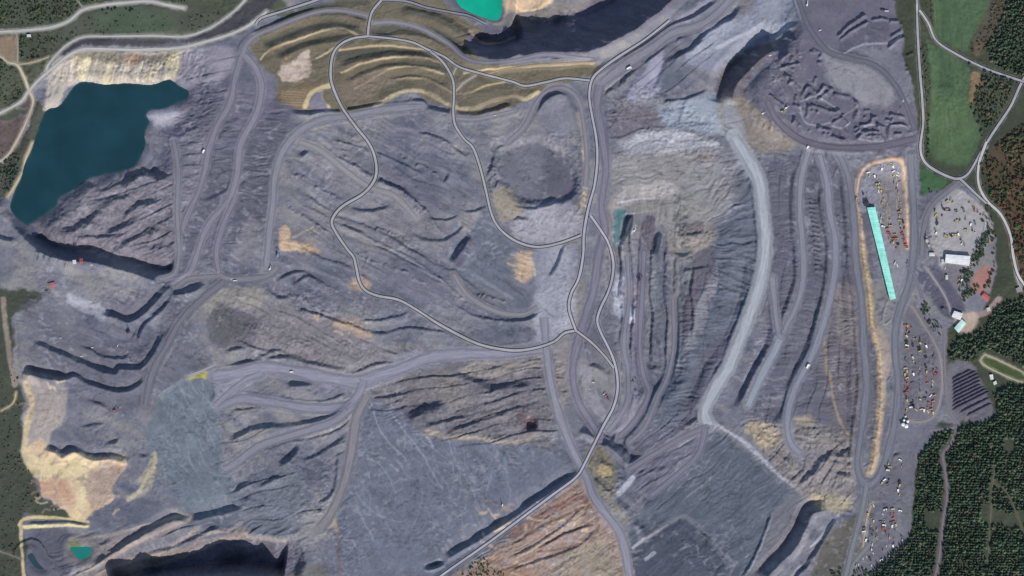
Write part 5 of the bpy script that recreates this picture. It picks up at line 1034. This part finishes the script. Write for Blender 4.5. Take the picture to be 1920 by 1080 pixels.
YARDS = {
 "in the bund-ringed yard beside the turquoise shed": ("bund", """hW1628,324 eY1634,318 bO1650,310 eY1657,313 wY1664,309 hY1671,308 hW1640,331 eY1644,335 wW1648,342 hY1645,346 eO1651,352 hY1652,359 eY1655,367 hY1648,352 eY1657,374 hO1654,382 wY1657,391 vY1662,398 vY1664,385 vY1668,396 vY1663,408 vY1667,417
 eC1652,407 cC1651,415 hW1656,425 cW1648,422 wY1668,411 hY1670,424 hO1664,430 hR1666,437 hR1670,442 eO1668,449 hR1676,448 hY1675,456 eO1671,456 bR1680,464 hO1678,440 hO1681,448 hD1684,458 hW1674,314 hW1675,322 lW1683,324 hY1676,330 hW1683,330 eR1676,343 lW1682,347 eR1681,354 cR1686,340
 vC1681,378 vC1684,372 vC1681,388 eY1685,362 hO1686,398 eY1686,406 hY1687,414 eY1688,422 wY1688,392 hR1690,431 cR1691,437 hR1693,442 cR1694,448 hR1696,453 cR1698,458 hR1700,463 hW1653,318 pW1645,398 pG1620,363 pG1625,362 eD1618,364 lW1678,493 lW1682,497 lG1702,491 pG1700,494 eC1630,330"""),
 "on the pale machinery yard above the white warehouse": ("pale", """hY1776,378 eY1782,376 wY1786,379 hD1770,393 hY1775,393 hD1779,394 wD1752,393 eY1753,398 hY1755,404 eD1756,412 hD1757,419 wY1803,390 hG1807,394 hG1793,396 vY1814,378 vY1821,383 wY1817,380 hR1826,390 eR1827,396 eR1833,398 bR1838,402 eO1844,404 hD1842,414 vW1847,421 vC1845,430 wY1790,415 hY1797,415 wY1800,413 eG1810,411
 hG1828,418 hY1772,443 hY1776,444 hD1783,442 hY1788,441 hY1793,441 hW1797,440 hY1811,432 eD1823,432 wW1828,435 eW1803,457 eD1801,449 cG1808,459 bG1766,404 pW1838,412 eY1798,524 wY1800,528 eO1797,533 hW1803,526 pW1772,503"""),
 "on the dark vehicle yard east of the orange ridge": ("dark", """hR1697,612 hO1702,612 wR1709,613 eO1701,621 hG1705,626 hD1700,641 hW1701,648 hO1701,654 wC1713,634 hG1718,637 eD1725,636 hY1726,644 hD1724,653 hY1725,659 eG1736,662 hD1736,670 eG1751,667 bD1749,668 hC1712,671 hG1699,674 wG1717,683 hD1736,687 eG1726,698 hC1698,691 hY1701,697 hY1697,703 hY1701,709
 eR1698,716 hR1702,721 eR1698,727 hR1702,732 hR1698,737 hW1713,702 wG1723,703 lG1725,724 eG1726,734 hR1751,696 hR1756,701 eR1752,705 cR1738,710 cR1738,718 cG1711,718 cG1725,716 bG1712,752 cG1720,750 hD1710,757 cW1745,742 hO1752,742 hG1735,748 eO1748,760 hR1742,757 hO1746,768 wO1739,763 hO1750,753 hW1708,764 hD1713,762 hC1728,768 hW1733,770 cC1740,772 lC1717,768 bG1756,690"""),
 "on the open yard south of the orange ridge's tip": ("open", """eC1666,870 hY1669,876 hW1665,882 hW1688,863 wY1691,873 hD1687,904 hY1687,911 hW1684,920 eY1686,928 hW1659,900 hY1654,906 hD1662,877"""),
 "on the southernmost machinery yard": ("south", """lW1638,948 eY1631,945 wY1634,947 hW1660,956 pW1655,964 hG1663,955 hC1674,955 hW1688,958 cR1671,965 cR1676,965 cR1675,971 cR1675,978 hW1673,987 hG1672,981 wC1658,977 hW1658,985 hR1660,991 eR1661,999 hR1656,992 eG1663,1004 hG1652,979 hY1628,965 wY1634,971 hW1620,997 hG1621,991 eD1632,992 eY1644,994 hW1624,1013 eD1628,1015 wC1645,1009 wC1633,985
 pW1637,1037 pW1625,1044 pW1618,1047 hW1653,1050 pW1667,1042 hR1682,1030 wG1655,1031 eC1605,1061 pW1620,1066 pW1634,1060 eC1668,1008 eY1643,1008 pW1662,1024 pW1610,1058 wG1690,1005 eC1692,1012"""),
}
ALIGN = {"bund": 1.75, "pale": 1.3, "dark": 1.9, "open": 1.2, "south": 1.7}
for yd, (key, s) in YARDS.items():
    for t in s.split():
        px, py = [float(v) for v in t[2:].split(',')]; base_a = ALIGN[key]+random.gauss(0, .25)
        if t[0] in 'ch' and random.random() < .6: base_a -= math.pi/2
        if t[0] == 'v': base_a = {"bund": -1.35, "pale": -.75}.get(key, 1.5)
        if key == 'pale' and t[0] in 'v' and px > 1840: base_a = 1.5
        place(K[t[0]], CC[t[1]], px, py, base_a, yd, 1.08 if t[0] != 'p' else 1.5)
def near(px, py, d=5.2): return any(abs(r[3]-px) < d*.8 and abs(r[4]-py) < d for r in PLACED)
rr = random.Random(3); YL = list(YARDS)
for yi, (xa, ya, xb, yb, st, pr) in [(2, (1699, 618, 1700, 770, 6.2, .6)), (2, (1711, 640, 1713, 776, 7, .55)), (2, (1724, 640, 1726, 778, 7, .5)), (2, (1737, 650, 1738, 776, 7.5, .45)), (2, (1749, 676, 1750, 776, 7.5, .4)), (0, (1642, 334, 1662, 440, 6, .6)), (0, (1676, 312, 1694, 428, 6, .6)), (0, (1650, 345, 1668, 425, 7, .4)),
    (1, (1766, 386, 1800, 400, 8, .5)), (1, (1770, 425, 1830, 422, 9, .5)), (1, (1752, 430, 1764, 468, 7, .4)), (4, (1640, 960, 1634, 1030, 8, .6)), (4, (1680, 985, 1672, 1034, 8, .6)), (4, (1612, 1040, 1660, 1060, 9, .5)), (3, (1668, 890, 1664, 908, 7, .6))]:
    n = int(math.hypot(xb-xa, yb-ya)/st)
    for i in range(n+1):
        px = xa+(xb-xa)*i/n+rr.gauss(0, .7); py = ya+(yb-ya)*i/n+rr.gauss(0, .7)
        if rr.random() > pr or near(px, py): continue
        k_, c_ = rr.choice("hhwecb"), rr.choice("YYCCGGDDWO"); yd = YL[yi]; place(K[k_], CC[c_], px, py, ALIGN[YARDS[yd][0]]+rr.gauss(0, .3), yd, 1.05)
ORD = ["first", "second", "third", "fourth", "fifth", "sixth", "seventh", "eighth", "ninth", "tenth", "eleventh", "twelfth", "thirteenth", "fourteenth", "fifteenth", "sixteenth", "seventeenth", "eighteenth", "nineteenth", "twentieth"]
grp = {}
for rec in PLACED: grp.setdefault((rec[1], rec[2], rec[5]), []).append(rec)
for (kind, c, yd), L_ in grp.items():
    L_.sort(key=lambda r: r[4]); kn = kind.replace('_', ' ')
    for i, rec in enumerate(L_):
        lab = "%s %s %s" % (CN[c], kn, yd)
        if len(L_) > 1: lab += ", "+("northernmost" if i == 0 else "southernmost" if i == len(L_)-1 else ORD[i]+" from north")
        tag(rec[0], lab, {"haul_truck": "dump truck", "excavator": "excavator", "wheel_loader": "loader", "bulldozer": "bulldozer", "pickup_truck": "pickup", "lorry": "lorry", "container": "container", "drill_rig": "drill rig", "conveyor_section": "conveyor"}[kind], "machines %s" % yd)
for kind, c, px, py, a, sc, lab in [
    ('excavator', RED, 215, 770, .6, 2.0, "large red excavator alone on the grey floor north of the yellow cliffs"),
    ('excavator', RED, 1137, 744, -.9, 2.2, "large red excavator in the loop of the road inside the narrow hollow"),
    ('excavator', WHT, 1133, 739, 1.0, 1.4, "white excavator touching the large red one in the narrow hollow"),
    ('excavator', BLU, 521, 478, 1.5, 2.3, "pale blue excavator below the orange bent sand heap"),
    ('excavator', WHT, 506, 504, 1.2, 1.8, "white excavator at the foot of the western haul road"),
    ('lorry', WHT, 441, 526, 0.1, 1.5, "white lorry on the junction of the western haul roads"),
    ('pickup_truck', WHT, 434, 523, 0.1, 1.8, "white pickup just ahead of the lorry on the western junction"),
    ('pickup_truck', WHT, 173, 497, .2, 2.0, "white pickup just east of the red gantry by the lake"),
    ('drill_rig', DRK, 240, 622, .7, 1.9, "dark drill rig at the tip of the forked coal bench"),
    ('drill_rig', WHT, 942, 947, 1.5, 1.6, "white drill rig alone on the large smooth grey slab"),
    ('pickup_truck', WHT, 172, 652, 0, 2.0, "white pickup on the bench above the long dark scarp, west"),
    ('pickup_truck', WHT, 152, 668, 0, 2.0, "white pickup parked right at the long dark scarp"),
    ('pickup_truck', WHT, 113, 634, 0, 1.8, "white pickup alone on the west coal bench"),
    ('pickup_truck', WHT, 220, 648, 1, 1.8, "white pickup below the forked coal bench"),
    ('pickup_truck', DRK, 87, 545, 0, 2.0, "dark pickup beside the rust-red roofed shed"),
    ('haul_truck', WHT, 1180, 128, .5, 1.9, "white dump truck on the northern haul road"),
    ('bulldozer', WHT, 1175, 130, .4, 1.7, "white bulldozer beside the dump truck on the northern haul road"),
    ('haul_truck', WHT, 382, 284, 1.2, 1.6, "white dump truck climbing the westernmost long haul road"),
    ('haul_truck', WHT, 1514, 277, 1.2, 1.4, "white dump truck where the eastern haul roads start"),
    ('haul_truck', WHT, 1515, 687, 1.1, 2.0, "white dump truck on the eastern haul road beside striped slopes"),
    ('haul_truck', WHT, 547, 698, .1, 1.4, "white dump truck on the broad pale road above the oval mound"),
    ('excavator', WHT, 1512, 10, 1.5, 1.9, "larger white excavator at the top edge near the coal yard"),
    ('pickup_truck', WHT, 1513, 3, 1.5, 2.0, "white pickup above the white excavator at the top edge"),
    ('lorry', WHT, 1661, 22, 0, 1.5, "white lorry north of the curved coal bunds"),
    ('lorry', DRK, 1654, 20, 0, 1.5, "dark lorry beside the white lorry north of curved coal bunds"),
    ('pickup_truck', WHT, 1536, 58, .3, 2.2, "white pickup at the road fork beside the curved coal bunds"),
    ('pickup_truck', WHT, 1443, 105, .3, 2.4, "white pickup on the rim of the dark crescent wall"),
    ('excavator', WHT, 1473, 203, .6, 1.9, "white excavator in the western part of the coal yard"),
    ('wheel_loader', YEL, 1466, 209, .6, 1.8, "yellow loader below the white excavator in the coal yard"),
    ('excavator', WHT, 1430, 213, .6, 1.8, "white excavator at the foot of the coal yard's west slope"),
    ('excavator', WHT, 1190, 432, .9, 1.9, "white excavator in the dark pit slot"),
    ('excavator', DRK, 1199, 524, .9, 1.9, "dark excavator at the lower end of the pit slots"),
    ('excavator', RED, 1200, 521, .9, 1.2, "small red excavator behind the dark one in the pit slots"),
    ('drill_rig', WHT, 1113, 717, 0, 1.5, "white drill rig at the green-black wall inside the narrow hollow"),
    ('excavator', GRY, 1187, 716, .2, 1.8, "grey excavator on the spur east of the narrow hollow"),
    ('pickup_truck', WHT, 928, 217, .2, 1.9, "white pickup on the road beneath the cream terrace edge"),
    ('haul_truck', ORA, 1606, 374, 1.5, 1.4, "orange dump truck just outside the orange bund, west side"),
    ('pickup_truck', WHT, 1691, 190, 1.5, 2.0, "white pickup near the eastern track of the coal yard"),
    ('pickup_truck', RED, 1603, 1, 0, 2.6, "red pickup at the very top edge, north-east flat")]:
    rec = place(kind, c, px, py, a, None, sc*(.78 if c == WHT else .95)); tag(rec, lab, {"haul_truck": "dump truck", "drill_rig": "drill rig", "pickup_truck": "pickup", "wheel_loader": "loader"}.get(kind, kind))

# ------------------------------------------------------------------ trees
lm, N, L, B = new_mat("foliage"); at = N.new("ShaderNodeAttribute"); at.attribute_name = "Cover"
tcn = N.new("ShaderNodeTexCoord"); nz = N.new("ShaderNodeTexNoise"); nz.inputs["Scale"].default_value = .35; nz.inputs["Detail"].default_value = 4; L.new(tcn.outputs["Object"], nz.inputs["Vector"])
mr = N.new("ShaderNodeMapRange"); mr.inputs[1].default_value = .3; mr.inputs[2].default_value = .7; mr.inputs[3].default_value = .7; mr.inputs[4].default_value = 1.35; L.new(nz.outputs[0], mr.inputs[0])
vs = N.new("ShaderNodeVectorMath"); vs.operation = 'SCALE'; L.new(at.outputs["Color"], vs.inputs[0]); L.new(mr.outputs[0], vs.inputs["Scale"]); L.new(vs.outputs[0], B.inputs["Base Color"]); B.inputs["Roughness"].default_value = .9; B.inputs["Specular IOR Level"].default_value = 0.05
bark = pm("bark", (92, 78, 66), .9)
def conifer_t(rs):
    v = []; f = []
    for t, (zb, zt_, r) in enumerate(((.12, .55, .5), (.38, .78, .38), (.62, 1.0, .25))):
        n = 7; k = len(v)
        for i in range(n):
            a = 2*math.pi*(i+rs.rand()*.4)/n; rr = r*(.75+.5*rs.rand()); v.append((rr*math.cos(a), rr*math.sin(a), zb+.06*rs.rand()))
        v.append((.03*rs.randn(), .03*rs.randn(), zt_)); f += [(k+i, k+(i+1) % n, k+n) for i in range(n)]
    return np.array(v), np.array(f)
def broad_t(rs, clumps=9):
    v = []; f = []
    for c in range(clumps):
        a = rs.rand()*6.28; rr = .34*math.sqrt(rs.rand()); cx, cy, cz = rr*math.cos(a), rr*math.sin(a), .62+.26*rs.randn()*.6
        s = .16+.12*rs.rand(); k = len(v); n = 5
        v.append((cx+.03*rs.randn(), cy, cz+s*1.1))
        for i in range(n):
            b = 2*math.pi*(i+rs.rand()*.5)/n; q = s*(.8+.5*rs.rand()); v.append((cx+q*math.cos(b), cy+q*math.sin(b), cz+.05*rs.randn()))
        v.append((cx, cy, cz-s*.8)); f += [(k, k+1+i, k+1+(i+1) % n) for i in range(n)]+[(k+1+n, k+1+(i+1) % n, k+1+i) for i in range(n)]
    return np.array(v), np.array(f)
TC = [conifer_t(np.random.RandomState(i)) for i in range(5)]; TB = [broad_t(np.random.RandomState(30+i)) for i in range(5)]
RM = np.zeros((NY, NX), bool)
for kind, p, w, col in ROADS:
    sy, sx, D, S_, V = seg_field(p, w/2+4, None, 0); RM[sy, sx] |= D < w/2+2.2
for s in ("1790,580 1858,545 1862,590 1826,628 1786,628", "1840,660 1922,697 1915,722 1838,688", "1850,700 1872,698 1874,726 1850,726", "1776,690 1826,684 1862,776 1800,792 1780,780"):
    sy, sx, d = poly_sd(P(s), 2, 0.0); RM[sy, sx] |= d > 0
PL = {'dark': [(68, 86, 72), (60, 78, 68), (80, 94, 74), (54, 70, 64), (86, 88, 74)], 'mix': [(70, 84, 62), (96, 82, 66), (78, 84, 62), (52, 72, 58), (92, 70, 64), (80, 92, 66)], 'scrub': [(70, 88, 68), (58, 76, 64), (84, 92, 70), (92, 94, 72), (60, 74, 66)], 'brown': [(84, 80, 70), (78, 84, 68), (94, 86, 74)]}
FV = []; FF = []; FC = []; fcount = 0; foff = 0
def forest(s, sp, pal, tmpl, size, hgt, dens=1.0, rows=None):
    global foff, fcount
    pts = P(s); sy, sx, d = poly_sd(pts, 3, 1.0); x0, y0 = pts.min(0); x1, y1 = pts.max(0)
    for iy, py in enumerate(np.arange(y0, y1, sp)):
        for px in np.arange(x0, x1, sp*(.8 if rows else 1)):
            if rows and (vnoise(np.array([px/45.]), np.array([py/45.]), 61)[0] > .72): continue
            qx = px+RNG.randn()*sp*(.25 if rows else .42); qy = py+RNG.randn()*sp*(.14 if rows else .42)+(rows or 0)*(px-x0)
            i = np.searchsorted(XS, qx); j = np.searchsorted(YS, qy)
            if not (sx.start < i < sx.stop and sy.start < j < sy.stop) or d[j-sy.start, i-sx.start] < 0.5 or RM[j, i]: continue
            dn = dens*(1 if dens >= 1 else 1+1.2*float(mott2[j, i])) 
            if RNG.rand() > dn: continue
            v, f = tmpl[RNG.randint(5)]; a = RNG.rand()*6.28; sc = size*(.5+1.0*RNG.rand()**1.5)*(1+.6*float(mott2[j, i])); h = hgt*(.7+.6*RNG.rand())
            x, y = W(qx, qy); ca, sa = math.cos(a), math.sin(a)
            vv = np.stack([x+(v[:, 0]*ca-v[:, 1]*sa)*sc, y+(v[:, 0]*sa+v[:, 1]*ca)*sc, hs(qx, qy)+v[:, 2]*h], 1)
            c = alb(pal[RNG.randint(len(pal))])*(.65+.7*RNG.rand()); FV.append(vv); FF.append(f+foff); FC.append(np.tile(c, (len(vv), 1))); foff += len(vv); fcount += 1
forest("1990,-50 1912,-50 1888,0 1870,50 1852,94 1880,131 1925,148 1990,160", 4.3, PL['dark'], TC, 11, 13)
forest("1842,146 1880,146 1904,158 1892,200 1862,240 1844,232 1828,196", 4.4, PL['dark']+PL['brown'], TB, 10, 9, .75)
forest("1990,552 1890,566 1852,592 1828,622 1790,640 1780,674 1838,680 1846,660 1990,690", 4.4, PL['dark'], TC, 12, 14)
forest("1722,900 1716,940 1706,1000 1640,1100 1990,1120 1990,716 1912,724 1872,738 1866,780 1800,800 1768,806 1722,856", 5.0, PL['dark'], TC, 12, 14, 1, .02)
forest("1870,266 2000,240 2000,552 1934,556 1908,500 1886,420 1856,372 1846,330", 4.8, PL['mix'], TB, 11, 9, .72)
forest("1728,562 1768,612 1764,640 1748,618 1730,590", 3.8, PL['dark']+PL['scrub'], TB, 8, 6, .9)
forest("1842,440 1856,458 1830,500 1818,500", 4, PL['dark'], TB, 10, 8, .9); forest("1800,520 1822,500 1822,540 1846,545 1842,560 1806,580", 4.2, PL['scrub'], TB, 10, 8, .7)
forest("1862,380 1870,450 1860,520 1840,548 1862,470 1850,410", 4.2, PL['mix'], TB, 10, 8, .5)
forest("1728,80 1743,82 1742,290 1730,296", 4.2, PL['brown']+PL['scrub'], TB, 7, 5, .5); forest("1724,-60 1748,-60 1750,30 1756,66 1738,40", 4.4, PL['brown'], TB, 7, 5, .5)
forest("1866,0 1900,-40 1884,0 1850,96 1818,92 1846,50", 4.6, PL['brown'], TB, 8, 5, .5); forest("1730,360 1752,364 1776,350 1860,350 1836,345 1800,350", 4.2, PL['scrub'], TB, 6, 4, .5)
forest("-60,-60 420,-60 340,8 300,0 225,2 180,8 150,14 126,36 98,46 60,51 -60,56", 4.2, PL['scrub'], TB, 8, 6, .62)
forest("-60,200 20,195 50,160 48,176 30,196 -60,230", 4.2, PL['scrub'], TB, 8, 5, .4); forest("36,70 120,66 150,50 158,66 120,84 90,112 40,114", 4.2, PL['scrub'], TB, 8, 6, .5)
forest("150,26 420,20 400,46 350,64 200,64 150,60", 5, PL['scrub'], TB, 7, 4, .18); forest("-60,112 24,124 44,160 30,190 -60,198", 4.4, PL['scrub'], TB, 8, 5, .5); forest("4,290 36,290 34,330 10,366 0,360", 4, PL['dark'], TB, 8, 6, .6)
forest("-60,700 30,700 38,760 34,840 60,890 74,940 120,960 34,980 30,1100 -60,1100", 5.5, PL['dark']+PL['brown'], TB, 7, 4, .28)
forest("900,1050 930,1070 960,1090 860,1090", 4.4, PL['scrub'], TB, 7, 4, .6); forest("1560,1070 1600,1060 1660,1074 1690,1050 1700,1090 1560,1095", 4.5, PL['scrub']+PL['dark'], TB, 9, 7, .7)
fo = mesh_np("forest", np.concatenate(FV), np.concatenate(FF).ravel(), 3, lm, colors=np.concatenate(FC).astype(np.float32), smooth_=False)
tag(fo, "dense dark woodland and scrub of small crowns along the mine's edges", "forest", None, "stuff")
# trees one can tell apart
def tree_proto(kind, rs, pal):
    name = "conifer_tree" if kind == 'c' else "leafy_tree"
    r = bpy.data.objects.new(name, None); COL.objects.link(r)
    v, f = conifer_t(rs) if kind == 'c' else broad_t(rs, 22)
    v = v.copy(); 
    if kind == 'c': v[:, :2] *= 9; v[:, 2] = v[:, 2]*13
    else: v[:, :2] *= 10; v[:, 2] = v[:, 2]*9
    cl = np.tile(alb(pal[rs.randint(len(pal))]), (len(v), 1))*(.75+.5*rs.rand(len(v), 1))
    o = mesh_np("crown", v, f.ravel(), 3, lm, colors=cl.astype(np.float32), smooth_=False); o.parent = r
    t = MB().cyl((0, 0, -.5), .5, 6.5, n=7, r2=.22)
    for k in range(4):
        a = k*1.6+rs.rand(); t.beam((0, 0, 3+k*.5), (1.8*math.cos(a), 1.8*math.sin(a), 5+k*.5), .22, .22)
    t.build("trunk", bark, r); return r
PT = {}
rs = np.random.RandomState(5)
def lone(path, n, jit, key, kind, pal, label, group):
    p = smooth(P(path), 1.5); placed = 0; tries = 0
    while placed < n and tries < n*12:
        tries += 1; q = p[RNG.randint(len(p))]+RNG.randn(2)*jit; i = np.searchsorted(XS, q[0]); j = np.searchsorted(YS, q[1])
        if RM[j, i] or not (2 < q[0] < 1917 and 2 < q[1] < 1077): continue
        kk = (key, placed % 4)
        if kk not in PT: PT[kk] = tree_proto(kind, rs, pal); o = PT[kk]
        else: o = copy_tree(PT[kk])
        x, y = W(*q); s = .6+.5*RNG.rand(); o.location = (x, y, hs(*q)); o.rotation_euler = (0, 0, RNG.rand()*6.28); o.scale = (s, s, s*(.8+.3*RNG.rand())); tag(o, label, "tree", group); placed += 1
lone("1795,106 1840,129 1880,147 1912,158", 26, 1.2, 'a', 'l', PL['dark'], "dark leafy tree lining the road that crosses between the meadows", "trees lining the road between the meadows")
lone("1728,90 1736,180 1740,260 1738,296", 34, 1.6, 'b', 'l', PL['scrub'], "small leafy tree in the hedgerow west of the long meadow", "hedgerow trees west of the long meadow")
lone("1822,200 1838,236 1842,262", 14, 1.5, 'c', 'l', PL['dark'], "dark leafy tree on the east edge of the lower long meadow", "trees on the east edge of the meadow")
lone("1846,330 1870,372 1892,410 1912,470 1920,520", 22, 2.5, 'd', 'l', PL['mix'], "russet or green tree standing along the pale eastern road", "trees along the pale eastern road")
lone("1806,560 1826,542 1846,536 1862,540", 16, 3, 'e', 'l', PL['scrub'], "leafy tree in the gardens around the red-roofed house", "garden trees around the red-roofed house")
lone("1722,900 1718,960 1706,1020 1680,1060", 34, 1.8, 'f', 'c', PL['dark'], "dark conifer on the forest edge beside the southern machinery yards", "edge conifers beside the southern yards")
lone("1868,690 1900,725 1880,740 1850,740 1844,720", 18, 3.0, 'g', 'c', PL['dark'], "dark conifer at the clearing south of the fenced strip", "conifers round the clearing")
lone("1828,622 1852,592 1888,568", 18, 1.6, 'h', 'c', PL['dark'], "dark conifer on the forest's northern edge below the houses", "edge conifers below the houses")
lone("40,74 44,108 60,112 86,108", 18, 2.5, 'i', 'l', PL['scrub'], "bushy green tree in the triangle of lanes, north-west corner", "trees in the triangle of north-west lanes")
lone("8,300 20,320 24,340 12,356", 12, 2.5, 'j', 'l', PL['dark'], "dark bushy tree between the two lanes west of the lake", "trees between the lanes west of the lake")
lone("190,22 230,16 248,20", 10, 2.0, 'k', 'l', PL['dark'], "dark bushy tree just below the wide north-western road", "trees below the wide north-western road")
